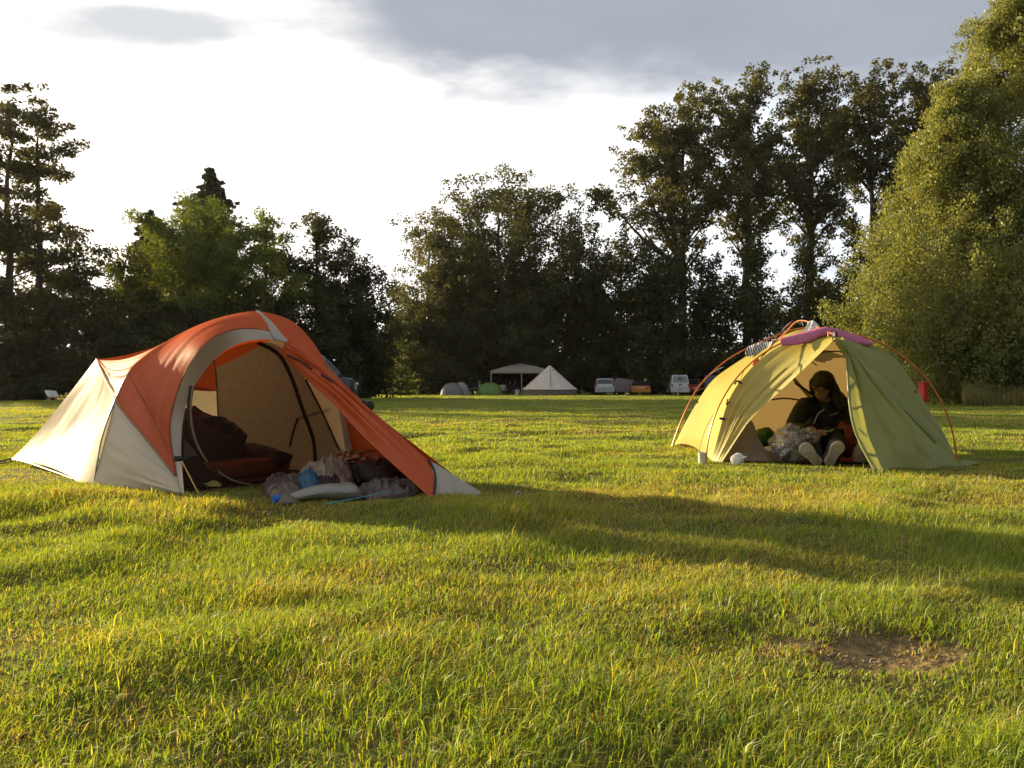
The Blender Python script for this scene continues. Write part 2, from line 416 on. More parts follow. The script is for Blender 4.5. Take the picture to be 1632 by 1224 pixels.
def in_poly(x, y, P):
    r = np.zeros(len(x), bool); n = len(P)
    for i in range(n):
        x1, y1 = P[i]; x2, y2 = P[(i+1) % n]
        c = ((y1 > y) != (y2 > y)) & (x < (x2-x1)*(y-y1)/(y2-y1+1e-12)+x1); r ^= c
    return r
FLOOR_O = [tuple(U(u, n_, 0)[:2]) for u, n_ in ((.9, .2), (1.75, .47), (2.76, .67), (2.76, -.67), (1.75, -.5), (.9, -.2))]
FLOOR_G = [(1.68, 6.72), (2.5, 6.5), (2.75, 6.5), (3.5, 6.7), (3.6, 8.5), (1.75, 8.5)]
def make_grass():
    bands = [(1.15, 2.2, 27000, 0), (2.2, 3.4, 21000, 0), (3.4, 5.2, 13000, 0), (5.2, 8, 6500, 1), (8, 13, 2000, 1), (13, 22, 720, 2), (22, 40, 210, 2), (40, 80, 60, 2)]
    VV = []; FF4 = []; FF3 = []; CC = []; base = 0
    for d0, d1, dens, lod in bands:
        n = int(dens*(d1-d0)*((d0+d1)/2*.82*2+2.4))
        y = np.sqrt(RNG.uniform(d0**2, d1**2, n)) if d0 > 3 else RNG.uniform(d0, d1, n)
        x = RNG.uniform(-1, 1, n)*(y*.82+1.2)
        clump = fbm(x*1.6, y*1.6, 41); fine = vnoise(x*7, y*7, 44); tall = vnoise(x*.6, y*.6, 47)
        keep = RNG.random(n) < np.clip(.35+1.3*fine*clump*2, .3, 1)
        keep &= ~in_poly(x, y, FLOOR_O) & ~in_poly(x, y, FLOOR_G)
        keep &= RNG.random(n) > np.clip(dirt_mask(x, y)*1.2, 0, .72)
        x, y, clump, fine, tall = x[keep], y[keep], clump[keep], fine[keep], tall[keep]; n = len(x)
        z = gz(x, y)-.004
        tuft = np.clip((vnoise(x*1.25, y*1.25, 71)-.60)*3.4, 0, 1)+.8*np.clip((vnoise(x*4.1, y*4.1, 73)-.68)*4, 0, 1)
        L = (.018+.042*clump*RNG.uniform(.5, 1.35, n)+.045*tuft*RNG.uniform(.3, 1, n))*RNG.uniform(.55, 1.15, n)*.82
        L *= np.where(RNG.random(n) < .03, 1.8, 1)
        hollow = np.clip((vnoise(x*2.3+7, y*2.3, 75)-.62)*3.5, 0, 1); L *= 1-.3*hollow
        L *= 1+.25*np.clip((y-13)/40, 0, 1)
        L *= 1-.6*np.exp(-(((x-.81)/.34)**2+((y-1.74)/.26)**2)**2)
        w = RNG.uniform(.0007, .0018, n)*np.maximum(1, y/3.4)**.95
        near_ = np.exp(-(((x+1.0)/1.1)**2+((y-4.9)/.55)**2)**2)+np.exp(-(((x-2.5)/1.1)**2+((y-6.4)/.45)**2)**2)+np.exp(-(((x+2.6)/1.6)**2+((y-5.9)/1.2)**2)**2)
        L *= 1-.55*np.clip(near_, 0, 1)
        az = RNG.uniform(0, 2*math.pi, n); lean = np.clip(RNG.gamma(2.0, .30, n), 0, 1.3)
        lean_dir = np.stack([np.cos(az)*lean+.34+.3*(fine-.5), np.sin(az)*lean-.1], 1)
        # colour of each blade: green, yellow green, straw
        dry = np.clip((fbm(x*.9+20, y*.9, 61)-.47)*3.0+(fine-.5)*.9, 0, 1)
        dry = np.clip(dry+dirt_mask(x, y)*2.5, 0, 1)
        q = RNG.random(n)
        gcol = np.array([.165, .24, .026])*(1-fine[:, None]*.4)+np.array([.23, .29, .034])*fine[:, None]*.4
        ycol = np.array([.30, .315, .045]); scol = np.array([.42, .31, .12])
        C = gcol.copy(); k = (q < .22+.38*dry)[:, None]; C = np.where(k, ycol, C)
        k = (q > .975-.30*dry)[:, None]; C = np.where(k, scol, C)
        C = C*RNG.uniform(.70, 1.38, (n, 1))*1.17
        if lod == 0:                                         # flattened dead thatch between the blades, and some broad weed leaves
            th = RNG.random(n) < .09+.16*dry; lean_dir = np.where(th[:, None], np.stack([np.cos(az), np.sin(az)], 1)*1.15, lean_dir); L = np.where(th, L*.85+.006, L)
            C = np.where(th[:, None], np.array([.25, .165, .07])*RNG.uniform(.5, 1.4, (n, 1)), C)
            wd = (RNG.random(n) < .005) & ~th; w = np.where(wd, w*3.6, w); L = np.where(wd, L*.75, L); C = np.where(wd[:, None], np.array([.11, .19, .03])*RNG.uniform(.7, 1.4, (n, 1)), C)
        sa = RNG.uniform(0, 2*math.pi, n); side = np.stack([np.cos(sa), np.sin(sa), np.zeros(n)], 1)
        P = np.stack([x, y, z], 1); up = np.array([0, 0, 1.0])
        mid = P+L[:, None]*.52*(up*1.0+np.c_[lean_dir*.45, np.zeros(n)])
        tip = P+L[:, None]*(up*np.clip(1-.35*np.linalg.norm(lean_dir, axis=1), .25, 1)[:, None]+np.c_[lean_dir*1.05, np.zeros(n)])
        sw = side*w[:, None]
        i = np.arange(n)
        if lod == 2:
            V = np.stack([P-sw, P+sw, tip], 1).reshape(-1, 3); c = np.repeat(C, 3, 0)
            FF3.append(base+np.stack([i*3, i*3+1, i*3+2], 1))
        else:
            V = np.stack([P-sw, P+sw, mid-sw*.8, mid+sw*.8, tip], 1).reshape(-1, 3); c = np.repeat(C, 5, 0)
            c = c.reshape(n, 5, 3); c[:, 4] = c[:, 4]*.7+.3*np.array([.28, .29, .06]); c = c.reshape(-1, 3)
            FF4.append(base+np.stack([i*5, i*5+1, i*5+3, i*5+2], 1)); FF3.append(base+np.stack([i*5+2, i*5+3, i*5+4], 1))
        VV.append(V); CC.append(c); base += len(V)
    o = col_mesh('grass', np.concatenate(VV), [np.concatenate(FF4), np.concatenate(FF3)], np.concatenate(CC), leafmat('grass_blade', .5, .03, (1.5, 1.35, .5)))
    tag(o, 'short sunlit yellow green grass covering the whole meadow', 'grass', kind='stuff')
make_grass()

# ------------------------------------------------------------------ trees
LEAF = leafmat('tree_leaf', .46, .03); NEEDLE = leafmat('needle', .15, .03)
BARK_D = bark('dark_bark', (.035, .028, .02), (.085, .068, .048)); BARK_B = bark('birch_bark', (.10, .09, .08), (.5, .47, .42))
def leaf_quads(P, size, flat=0.0, droop=0.0):
    n = len(P); N = RNG.normal(size=(n, 3)); N[:, 2] += flat*2.0; N /= np.linalg.norm(N, axis=1, keepdims=True)
    T = RNG.normal(size=(n, 3)); T[:, 2] -= droop; a = np.cross(N, T); a /= np.linalg.norm(a, axis=1, keepdims=True); b = np.cross(N, a)
    s = (size*RNG.uniform(.55, 1.35, n))[:, None]
    return np.stack([P-b*s*.5, P+a*s*.33+b*s*.05, P+b*s*.55, P-a*s*.33+b*s*.05], 1).reshape(-1, 3)
def crown_mesh(name, P, size, C, m, parent, flat=0, droop=0):
    V = leaf_quads(P, size, flat, droop); i = np.arange(len(P)); f = np.stack([i*4, i*4+1, i*4+2, i*4+3], 1)
    return col_mesh(name, V, [f], np.repeat(C, 4, 0), m, parent)
def clump_leaves(cent, rad, per, squash=.75):
    k = len(cent); n = np.maximum(4, RNG.poisson(per*(rad/rad.mean())**2, k)); idx = np.repeat(np.arange(k), n)
    d = RNG.normal(size=(len(idx), 3)); d /= np.linalg.norm(d, axis=1, keepdims=True)
    r = RNG.random(len(idx))**.45
    return cent[idx]+d*(r*rad[idx])[:, None]*np.array([1, 1, squash]), idx
def limb(p0, p1, sag, n=6):
    p0, p1 = np.array(p0), np.array(p1); t = np.linspace(0, 1, n)[:, None]
    return p0+(p1-p0)*t+np.array([0, 0, sag])*4*t*(1-t)
def env_round(h): return np.clip(1-np.abs((h-.40)/.62)**2.6, 0, 1)**.5
def env_oval(h): return np.clip(np.sin(np.pi*np.clip(h, 0, 1)**.75), 0, 1)**.7
def env_poplar(h): return np.where(h < .35, .42+1.66*h, np.clip(1-.55*(np.maximum(h-.35, 0)/.65)**2.8, .2, 1))
def env_cone(h): return np.clip(1.02-h, .02, 1)**.9
def env_spire(h): return np.clip((1.01-h)*4.2, .03, 1)
def env_bush(h): return np.sqrt(np.clip(1-h**2*.98, 0, 1))
def env_pine(h): return np.clip(.35+.75*np.sin(np.pi*np.clip(1-h, 0, 1)**.8), .1, 1)*np.clip((1.02-h)*3, .08, 1)
PAL = {'oak': ((.048, .056, .018), (.085, .088, .026)), 'lush': ((.08, .115, .024), (.15, .18, .036)), 'poplar': ((.065, .072, .026), (.125, .118, .042)),
       'spruce': ((.03, .04, .018), (.05, .06, .026)), 'pine': ((.055, .06, .024), (.095, .092, .034)), 'birch': ((.15, .175, .045), (.275, .28, .085)),
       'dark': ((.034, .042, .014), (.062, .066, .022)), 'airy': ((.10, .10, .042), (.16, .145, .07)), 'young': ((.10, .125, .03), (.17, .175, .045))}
def tree(name, label, cat, x, y, h, hw, base=.25, env=env_round, pal='oak', leaf=.24, clumps=150, per=60, cr_=.9, lean=0, trunk_r=None, limbs=14, squash=.75,
         flat=.2, group=None, shell=.5, bark_m=None, layers=0, droop=0, forks=0, depth=None, lopsided=0.0, up=.25, wide=1.22, full=1.7, ld_=.62, extra=(), rise=.55, bias=.85):
    z0 = g(x, y); root = empty(name, (x, y, z0)); tag(root, label, cat, group)
    r = trunk_r or h*.016; top = np.array([x+lean, y, z0+h*.96]); tb = MB()
    wob = RNG.normal(size=(9, 2))*h*.006; tp = []
    for i, t in enumerate(np.linspace(0, 1, 9)):
        tp.append((x+lean*t*t+wob[i, 0]*t, y+wob[i, 1]*t, z0-.15+(h*.93+.15)*t))
    tb.tube(tp, [r*(1.25-t*1.05) if t > 0 else r*1.55 for t in np.linspace(0, 1, 9)], 9)
    if layers:
        cs = []; rs = []
        for k in range(layers):
            hf = (k+RNG.uniform(0, .6))/layers; nb = max(3, int(clumps/layers*(.35+env(np.array(hf)))))
            for a in RNG.uniform(0, 2*math.pi, nb):
                e = float(env(np.array(hf)))*hw*RNG.uniform(.6, 1.1); e *= RNG.uniform(.55, 1.25); m_ = max(1, int(e/cr_*1.3))
                for q in range(m_):
                    f = (q+.6)/m_; cs.append((x+lean*hf+math.cos(a)*e*f, y+math.sin(a)*e*f, z0+h*(base+(1-base)*hf)+(up*e*f if up > 0 else up*e*f*f)+RNG.normal()*h*.012))
                    rs.append(cr_*RNG.uniform(.6, 1.0)*(1-.35*f)*(.66+.34*(1-hf)))
                if RNG.random() < .5 and e > 1:
                    tb.tube(limb((x+lean*hf, y, z0+h*(base+(1-base)*hf)-.1), (x+lean*hf+math.cos(a)*e*.9, y+math.sin(a)*e*.9, z0+h*(base+(1-base)*hf)+up*e*.9), 0, 4), [r*.28, r*.2, r*.14, r*.06], 5)
        cent = np.array(cs); rad = np.array(rs)
    else:
        hw *= wide; nl = max(16, int(clumps*full/5.2))
        hf = RNG.random(nl)**bias; a = RNG.uniform(0, 2*math.pi, nl)
        e = env(hf)*hw*(.66+.6*vnoise(np.cos(a)*1.5+hf*5+x, np.sin(a)*1.5+hf*2.2+y, 77))
        rr = e*np.where(RNG.random(nl) < .25, RNG.uniform(.15, .7, nl), RNG.uniform(.78, 1.06, nl)); dd = depth or 1.0
        ends = np.stack([x+lean*hf+np.cos(a)*rr, y+np.sin(a)*rr*dd, z0+h*(base+(1-base)*hf)], 1); cs = []; rs = []
        for i in range(nl):
            zt = max(h*.05, (ends[i, 2]-z0)-rr[i]*rise-RNG.uniform(0, .03)*h); t = min(.97, zt/(h*.95)); j = t*8; q = int(min(j, 7)); s0 = np.array(tp[q])*(1-(j-q))+np.array(tp[q+1])*(j-q)
            L_ = limb(s0, ends[i], .04*rr[i], 7)
            if i < limbs: R0 = r*(1.12-t)*.42; tb.tube(L_, [R0, R0*.85, R0*.7, R0*.55, R0*.4, R0*.25, R0*.1], 6)
            m_ = int(np.clip(rr[i]/(cr_*.62), 2, 8))
            for f in np.linspace(1, .30 if rr[i] > cr_*2 else .1, m_):
                c_ = L_[int(round(f*6))]; cs.append(c_+RNG.normal(size=3)*cr_*np.array([.32, .32, .22])); rs.append(cr_*RNG.uniform(.5, 1.1)*(1.05-.25*f))
        cent = np.array(cs); rad = np.array(rs)
        for ex, ey, er, en in extra:                        # a heavy side limb: its foliage and its branch
            c_ = at(ex, ey, y); cent = np.vstack([cent, c_+RNG.normal(size=(en, 3))*er*np.array([1, .8, .55])]); rad = np.r_[rad, cr_*RNG.uniform(.5, 1.1, en)]
            tb.tube(limb((x, y, z0+h*.42), c_, -.03*h, 7), [r*.7, r*.6, r*.5, r*.38, r*.28, r*.16, r*.06], 6)
    P, idx = clump_leaves(cent, rad, per, squash)
    P = P[P[:, 2] > z0+.05]; idx = np.minimum(idx[:len(P)], len(cent)-1)
    c0, c1 = np.array(PAL[pal][0]), np.array(PAL[pal][1])
    k = np.clip(RNG.random(len(P))*.7+RNG.random(len(cent))[idx]*.45-.1, 0, 1)[:, None]
    C = (c0*(1-k)+c1*k)*RNG.uniform(.8, 1.2, (len(P), 1))
    tb.build('trunk', bark_m or BARK_D, root)
    crown_mesh('crown', P, leaf, C, NEEDLE if pal in ('spruce',) else LEAF, root, flat, droop)
    return root
def T(name, label, cat, px, top, d, hwpx, **k):
    x = (px-CX)/F*d; z0 = g(x, d); h = CH+(HY-top)/F*d-z0
    return tree(name, label, cat, x, d, h, hwpx/F*d, **k)
# --- left row
T('pine_tree', 'tall dark open tree at the left edge of the photo, bare trunk below', 'tree', 14, 132, 40, 95, base=.26, env=env_pine, pal='pine', leaf=.16, clumps=165, per=105, cr_=.72, rise=.12, limbs=60, squash=.5, trunk_r=.2, shell=.25, full=1.0, ld_=.9)
T('pine_tree', 'tall dark tree with a layered crown, right of the leftmost trunk', 'tree', 62, 146, 41, 104, base=.2, env=env_pine, pal='pine', leaf=.16, clumps=200, per=105, cr_=.72, rise=.12, limbs=60, squash=.5, trunk_r=.2, shell=.25, full=1.0, ld_=.9)
T('pine_tree', 'small dark crown filling below the two tall left trees', 'tree', 118, 372, 42, 62, base=.2, env=env_oval, pal='pine', leaf=.17, clumps=80, per=90, cr_=.75)
T('spruce_tree', 'dark spruce tip rising behind the bright leafy tree', 'tree', 334, 268, 60, 46, base=.35, env=env_spire, pal='spruce', leaf=.24, clumps=420, per=75, cr_=.62, layers=26, up=-.22, squash=.5)
T('spruce_tree', 'smaller brownish spruce tip on the left shoulder of the bright leafy tree', 'tree', 243, 338, 60, 40, base=.35, env=env_spire, pal='spruce', leaf=.24, clumps=340, per=75, cr_=.6, layers=20, up=-.2, squash=.5)
T('leafy_tree', 'broad bright green tree behind the orange tent', 'tree', 312, 322, 46, 108, base=.2, env=env_round, pal='lush', leaf=.15, clumps=330, per=95, cr_=.75, limbs=30, shell=.35)
T('leafy_tree', 'rounded green tree above the peak of the orange tent', 'tree', 424, 345, 48, 76, base=.2, env=env_oval, pal='lush', leaf=.16, clumps=150, per=90, cr_=.75)
T('leafy_tree', 'dark tree with a raised leafy tip, right part of the left row', 'tree', 506, 336, 49, 74, base=.12, env=env_oval, pal='oak', leaf=.17, clumps=210, per=80, cr_=.72, shell=.35)
T('leafy_tree', 'dark sloping tree at the right end of the left row', 'tree', 572, 392, 50, 58, base=.05, env=env_oval, pal='dark', leaf=.17, clumps=170, per=90, cr_=.75)
T('leafy_tree', 'small dark tree between the tall left trees and the bright leafy tree', 'tree', 196, 400, 44, 66, base=.1, env=env_round, pal='oak', leaf=.16, clumps=150, per=90, cr_=.75)
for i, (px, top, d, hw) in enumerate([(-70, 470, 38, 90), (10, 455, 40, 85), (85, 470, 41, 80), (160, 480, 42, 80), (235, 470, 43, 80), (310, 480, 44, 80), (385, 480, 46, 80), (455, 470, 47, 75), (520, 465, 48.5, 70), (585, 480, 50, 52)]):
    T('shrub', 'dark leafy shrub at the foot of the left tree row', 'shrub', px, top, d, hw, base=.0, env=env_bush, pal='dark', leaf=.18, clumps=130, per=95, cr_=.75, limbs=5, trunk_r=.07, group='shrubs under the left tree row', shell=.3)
T('leafy_tree', 'dark tree beyond the left frame edge of the row', 'tree', -95, 330, 38, 90, base=.1, env=env_round, pal='oak', leaf=.2, clumps=150, per=60, cr_=.9)
# --- centre
T('oak_tree', 'massive dark domed tree behind the grey and green dome tents', 'tree', 796, 288, 86, 138, base=.12, env=env_round, pal='oak', leaf=.27, clumps=520, per=70, cr_=1.25, limbs=40, full=2.1, wide=1.32)
T('birch_tree', 'slender airy pale tree left of the massive dark domed tree', 'tree', 682, 342, 84, 46, base=.35, env=env_oval, pal='airy', leaf=.2, clumps=130, per=40, cr_=.9, bark_m=BARK_B, shell=.3)
T('leafy_tree', 'dark tree in front of the slender airy tree', 'tree', 662, 478, 80, 56, base=.03, env=env_bush, pal='dark', leaf=.25, clumps=160, per=70, cr_=1.0)
T('leafy_tree', 'conical dark tree on the right shoulder of the massive dome', 'tree', 920, 342, 88, 44, base=.1, env=env_oval, pal='dark', leaf=.26, clumps=170, per=60, cr_=1.1)
T('leafy_tree', 'dark rounded tree below the leftmost poplar', 'tree', 990, 372, 90, 66, base=.06, env=env_round, pal='dark', leaf=.27, clumps=220, per=60, cr_=1.2)
T('fir_tree', 'young light green fir standing left of the grey dome tent', 'tree', 640, 520, 70, 33, base=.04, env=env_cone, pal='young', leaf=.2, clumps=120, per=34, cr_=.55, layers=12, up=-.05, squash=.5, trunk_r=.09)
T('shrub', 'pale twiggy shrub right of the dark car', 'shrub', 576, 580, 52, 22, base=.0, env=env_bush, pal='airy', leaf=.1, clumps=50, per=70, cr_=.35, limbs=16, trunk_r=.04)
for px, top, d, hw, lab in [(716, 430, 81, 62, 'dark leafy tree directly behind the grey dome tent'), (846, 425, 83, 66, 'dark leafy tree directly behind the bell tent'), (950, 400, 84, 58, 'dark leafy tree behind the silver estate car'), (1042, 400, 82, 50, 'dark leafy tree behind the orange coupe')]:
    T('leafy_tree', lab, 'tree', px, top, d, hw, base=.03, env=env_round, pal='dark', leaf=.27, clumps=200, per=66, cr_=1.15, full=2.2)
# --- right: poplars with undergrowth
for px, top, hw, lab, kk in [(1088, 140, 62, 'wide leaning poplar with a big left limb, leftmost of the poplars', dict(extra=[(1018, 262, 1.5, 34), (972, 318, 1.2, 24), (1012, 345, 1.5, 24), (1040, 215, 1.2, 20)])), (1190, 112, 68, 'tall poplar second from the left', {}),
                        (1292, 102, 62, 'tall poplar with a clear forked trunk, third from the left', {}), (1392, 104, 66, 'tall poplar fourth from the left', {}), (1478, 102, 54, 'dark poplar partly behind the bright birches', {})]:
    T('poplar_tree', lab, 'tree', px, top, 84, hw, base=.43, env=env_poplar, pal='poplar', leaf=.30, clumps=250, per=50, cr_=.95, limbs=70, trunk_r=.42, wide=1.34, full=2.0, rise=.95, bias=.62, **kk)
for i, (px, top, hw) in enumerate([(1060, 405, 60), (1130, 395, 62), (1205, 388, 64), (1285, 380, 64), (1360, 385, 60), (1425, 380, 56)]):
    T('leafy_tree', ['dark tree under the leftmost poplar', 'dark tree under the gap between the first two poplars', 'dark tree under the second poplar', 'dark tree under the third poplar', 'dark tree under the fourth poplar', 'dark tree beside the bright birches'][i], 'tree',
      px, top, 79.5+(i % 2)*1.5, hw, base=.04, env=env_oval, pal='dark' if i % 2 else 'oak', leaf=.28, clumps=190, per=60, cr_=1.2)
for i, px in enumerate(range(640, 1440, 62)):
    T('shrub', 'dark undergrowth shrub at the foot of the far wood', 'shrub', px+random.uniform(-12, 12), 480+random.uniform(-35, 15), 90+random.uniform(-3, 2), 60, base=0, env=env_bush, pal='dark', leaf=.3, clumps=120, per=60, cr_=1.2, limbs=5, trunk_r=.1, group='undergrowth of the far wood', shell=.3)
# --- big birches on the right, close
def birch(label, px, top, d, hwpx, strands=900, per=55, pal='birch', seed=0, name='birch_tree', base=.06):
    x = (px-CX)/F*d; y = d; z0 = g(x, y); h = CH+(HY-top)/F*d-z0; hw = hwpx/F*d
    root = empty(name, (x, y, z0)); tag(root, label, 'tree')
    tb = MB(); tp = [(x+RNG.normal()*.08*t, y+RNG.normal()*.08*t, z0-.1+h*.95*t) for t in np.linspace(0, 1, 9)]
    tb.tube(tp, [.2*(1.15-t*1.08) for t in np.linspace(0, 1, 9)], 9)
    nb = strands//11; bh = RNG.random(nb)**1.05; ba = RNG.uniform(0, 2*math.pi, nb)
    be = np.clip(1.05-bh**1.7, .10, 1)**.75*np.clip(bh*9+.45, 0, 1)*hw*(.55+.8*vnoise(np.cos(ba)*2.0+bh*8+x, np.sin(ba)*2.0+bh*3, 79))
    br = be*np.where(RNG.random(nb) < .62, RNG.uniform(.7, 1.05, nb), RNG.random(nb)**.7)
    ends = np.stack([x+np.cos(ba)*br, y+np.sin(ba)*br, z0+h*(base+(1-base)*bh)], 1); bi = RNG.integers(0, nb, strands); hf = bh[bi]; a = ba[bi]
    bf = RNG.uniform(.45, 1.08, strands)
    s0 = np.stack([np.full(nb, x), np.full(nb, y), z0+np.clip((ends[:, 2]-z0)-br*1.1, .3, None)], 1)
    top_ = s0[bi]+(ends[bi]-s0[bi])*bf[:, None]+RNG.normal(size=(strands, 3))*np.array([.22, .22, .15]); ln = RNG.uniform(.4, 1.5, strands)*(1.05-.6*hf)
    for i in range(min(nb, 70)):
        k = 1.1-bh[i]; tb.tube(limb(s0[i], ends[i], .15, 5), [.055*k, .045*k, .03*k, .02*k, .006], 5)
    n = RNG.poisson(per, strands); idx = np.repeat(np.arange(strands), n); f = RNG.random(len(idx))
    P = top_[idx]+np.stack([RNG.normal(size=len(idx))*.16+np.cos(a[idx])*.12*f, RNG.normal(size=len(idx))*.16+np.sin(a[idx])*.12*f, -f*ln[idx]+RNG.normal(size=len(idx))*.05], 1)
    ok = P[:, 2] > z0+.08; P = P[ok]; idx = idx[ok]
    c0, c1 = np.array(PAL[pal][0]), np.array(PAL[pal][1]); k = np.clip(RNG.random(len(P))*.6+RNG.random(strands)[idx]*.5, 0, 1)[:, None]
    C = (c0*(1-k)+c1*k)*RNG.uniform(.75, 1.25, (len(P), 1))
    tb.build('trunk', BARK_B, root); crown_mesh('crown', P, .098, C, LEAF, root, .1, 1.0)
    return root
birch('tall sunlit birch cut by the right frame edge', 1612, -8, 34, 205, 4200, 62)
birch('sunlit birch leaning left beside the tall one, with long hanging twigs', 1528, 130, 33, 150, 3400, 60)
birch('lower sunlit birch at the left end of the birches, behind the green tent', 1446, 310, 37, 112, 2200, 55)
birch('low sunlit birch bush behind the red box', 1545, 360, 33.5, 110, 1500, 55)
birch('sunlit birch bush low at the right frame edge', 1640, 280, 31.5, 115, 1500, 55)
birch('birch beyond the right frame edge', 1760, 120, 33, 120, 600, 45)
# --- crumbs of soil and small stones on the bare patch
def crumbs():
    mb = MB(); n = 0
    while n < 240:
        cx_, cy_ = RNG.normal(DIRT[0], .16), RNG.normal(DIRT[1], .09)
        if float(dirt_mask(np.array([cx_]), np.array([cy_]))[0]) < .15: continue
        r_ = RNG.uniform(.0015, .006); mb.ell((cx_, cy_, g(cx_, cy_)+r_*.3), (r_*1.2, r_, r_*.7), (0, 0, RNG.uniform(0, 3)), 7, 5, lump=.35, seed=n); n += 1
    tag(mb.build('soil_crumbs', plain('dry_soil', (.26, .18, .10), .95, var=.4, scale=90)), 'loose crumbs of dry soil on the bare patch in the lawn', 'soil', kind='stuff')
crumbs()
# --- tall dry grass at the foot of the birches
def tall_grass():
    n = 5200; px = RNG.uniform(1535, 1690, n); d = RNG.uniform(28.5, 30.2, n); x = (px-CX)/F*d
    k = vnoise(x*1.7, d*1.7, 5); z = gz(x, d); L = RNG.uniform(.25, .85, n)*(.45+k); w = RNG.uniform(.006, .014, n)
    a = RNG.uniform(0, 2*math.pi, n); P = np.stack([x, d, z], 1); s = np.stack([np.cos(a), np.sin(a), 0*a], 1)*w[:, None]
    tip = P+np.stack([RNG.normal(size=n)*.12, RNG.normal(size=n)*.12, np.ones(n)], 1)*L[:, None]
    V = np.stack([P-s, P+s, tip], 1).reshape(-1, 3); i = np.arange(n)
    C = np.where(RNG.random((n, 1)) < .6, np.array([.30, .25, .08]), np.array([.15, .17, .04]))*RNG.uniform(.7, 1.2, (n, 1))
    o = col_mesh('tall_grass', V, [np.stack([i*3, i*3+1, i*3+2], 1)], np.repeat(C, 3, 0), LEAF)
    tag(o, 'tall dry straw coloured grass at the foot of the birches', 'grass', kind='stuff')
tall_grass()
# --- wood far beyond
def woodland():
    n = 26000; x = RNG.uniform(-330, 330, n); y = 235+RNG.uniform(0, 30, n)+.0*x; top = 7+6*vnoise(x*.07, x*0, 3)+3*vnoise(x*.3, x*0, 6)
    z = gz(x, y)+top*RNG.random(n)**.7; P = np.stack([x, y, z], 1)
    C = np.array([.035, .046, .018])*RNG.uniform(.6, 1.4, (n, 1))
    o = crown_mesh('woodland', P, 1.9, C, LEAF, None); tag(o, 'distant low woodland closing the far side of the field', 'woodland', kind='stuff')
woodland()

# ------------------------------------------------------------------ orange tent
ORANGE = fabric('orange_ripstop', (.60, .105, .022), (.58, .085, .012), .20, gloss=.03)
CREAM = fabric('cream_ripstop', (.60, .50, .34), (.50, .34, .17), .13, var=.03)
CREAM_LIT = fabric('cream_ripstop_sunlit', (.70, .60, .42), (.70, .54, .32), .45)  # cream cloth again, made paler and more translucent so the sunlit tail glows
SAND = fabric('sand_trim_cloth', (.50, .43, .32), (.45, .36, .24), .22)
BROWN = plain('bathtub_floor_cloth', (.060, .036, .026), .55, var=.2, scale=4, bump=.15)
DARKBROWN = plain('dark_brown_edging', (.035, .022, .016), .6)
MESH = sheer('mosquito_mesh', (.040, .020, .012), .64)
CORD_Y = plain('yellow_guy_cord', (.62, .42, .06), .6)
BLACK = plain('black_webbing', (.018, .017, .016), .6)
ZIP = plain('tan_zip_tape', (.22, .16, .09), .6)
YEL = plain('yellow_print', (.42, .34, .07), .6)
STEEL = plain('grey_alloy', (.45, .44, .42), .35, metal=.8)
tent = empty('ridge_tent', U(2.2, 0, g(-2, 5.5)))
tag(tent, 'orange and cream tent with its arched front door open, left of the photo', 'tent')
D3 = np.array([-1.11, 5.918]); D0 = np.array([-1.80, 4.655]); C0 = np.array([-2.16, 6.254])
C3 = at(148, 768, 5.10)[:2]
_pl = np.array([-(D3-C3)[1], (D3-C3)[0]]); AT = []; AZ = []
for _x, _y in [(158, 715), (165, 685), (185, 632), (205, 592), (225, 572), (258, 548), (300, 525), (340, 509), (380, 499), (410, 496), (445, 503), (470, 515), (497, 543), (523, 587), (545, 650)]:
    _dx = (_x-CX)/F; _d = (_pl@C3)/(_pl[0]*_dx+_pl[1]); _p = at(_x, _y, _d)
    AT.append(float((_p[:2]-C3)@(D3-C3)/((D3-C3)@(D3-C3)))); AZ.append(float(_p[2]))
AT = [0]+AT+[1]; AZ = [0]+AZ+[0]
TE, TF, TQ = AT[3], AT[6]*1.0, AT[10]; TX = float(np.interp(2.178, [((C3+(D3-C3)*t-A0)@UU) for t in np.linspace(0, 1, 50)], np.linspace(0, 1, 50)))
def pole1(t):
    p = C3+(D3-C3)*t; return np.array([p[0], p[1], float(np.interp(t, AT, AZ))])
def pole2(t):
    p = D0+(C0-D0)*t; return np.array([p[0], p[1], float(np.interp(1-t, AT, AZ))])
def p1s(t0, t1, n=40):                                   # smoothed samples of the pole arch
    P = cr([pole1(t) for t in AT], 400); tt = (P[:, :2]-C3)@(D3-C3)/((D3-C3)@(D3-C3))
    s = np.linspace(t0, t1, n); return np.stack([np.interp(s, tt, P[:, k]) for k in range(3)], 1)
def p2s(t0, t1, n=40):
    P = cr([pole2(t) for t in sorted(set([round(1-t, 4) for t in AT]))], 400); tt = (P[:, :2]-D0)@(C0-D0)/((C0-D0)@(C0-D0))
    s = np.linspace(t0, t1, n); return np.stack([np.interp(s, tt, P[:, k]) for k in range(3)], 1)
pA = U(0, 0, .035); pB = U(1.03, 0, .80); pC = p1s(0, .001, 2)[0]; pE = p1s(TE, TE+.0001, 2)[0]
def patch(name, mt, *a, parent=None, **k):
    mb = MB(); mb.grid(coons(*a, **k)); return mb.build(name, mt, parent or tent)
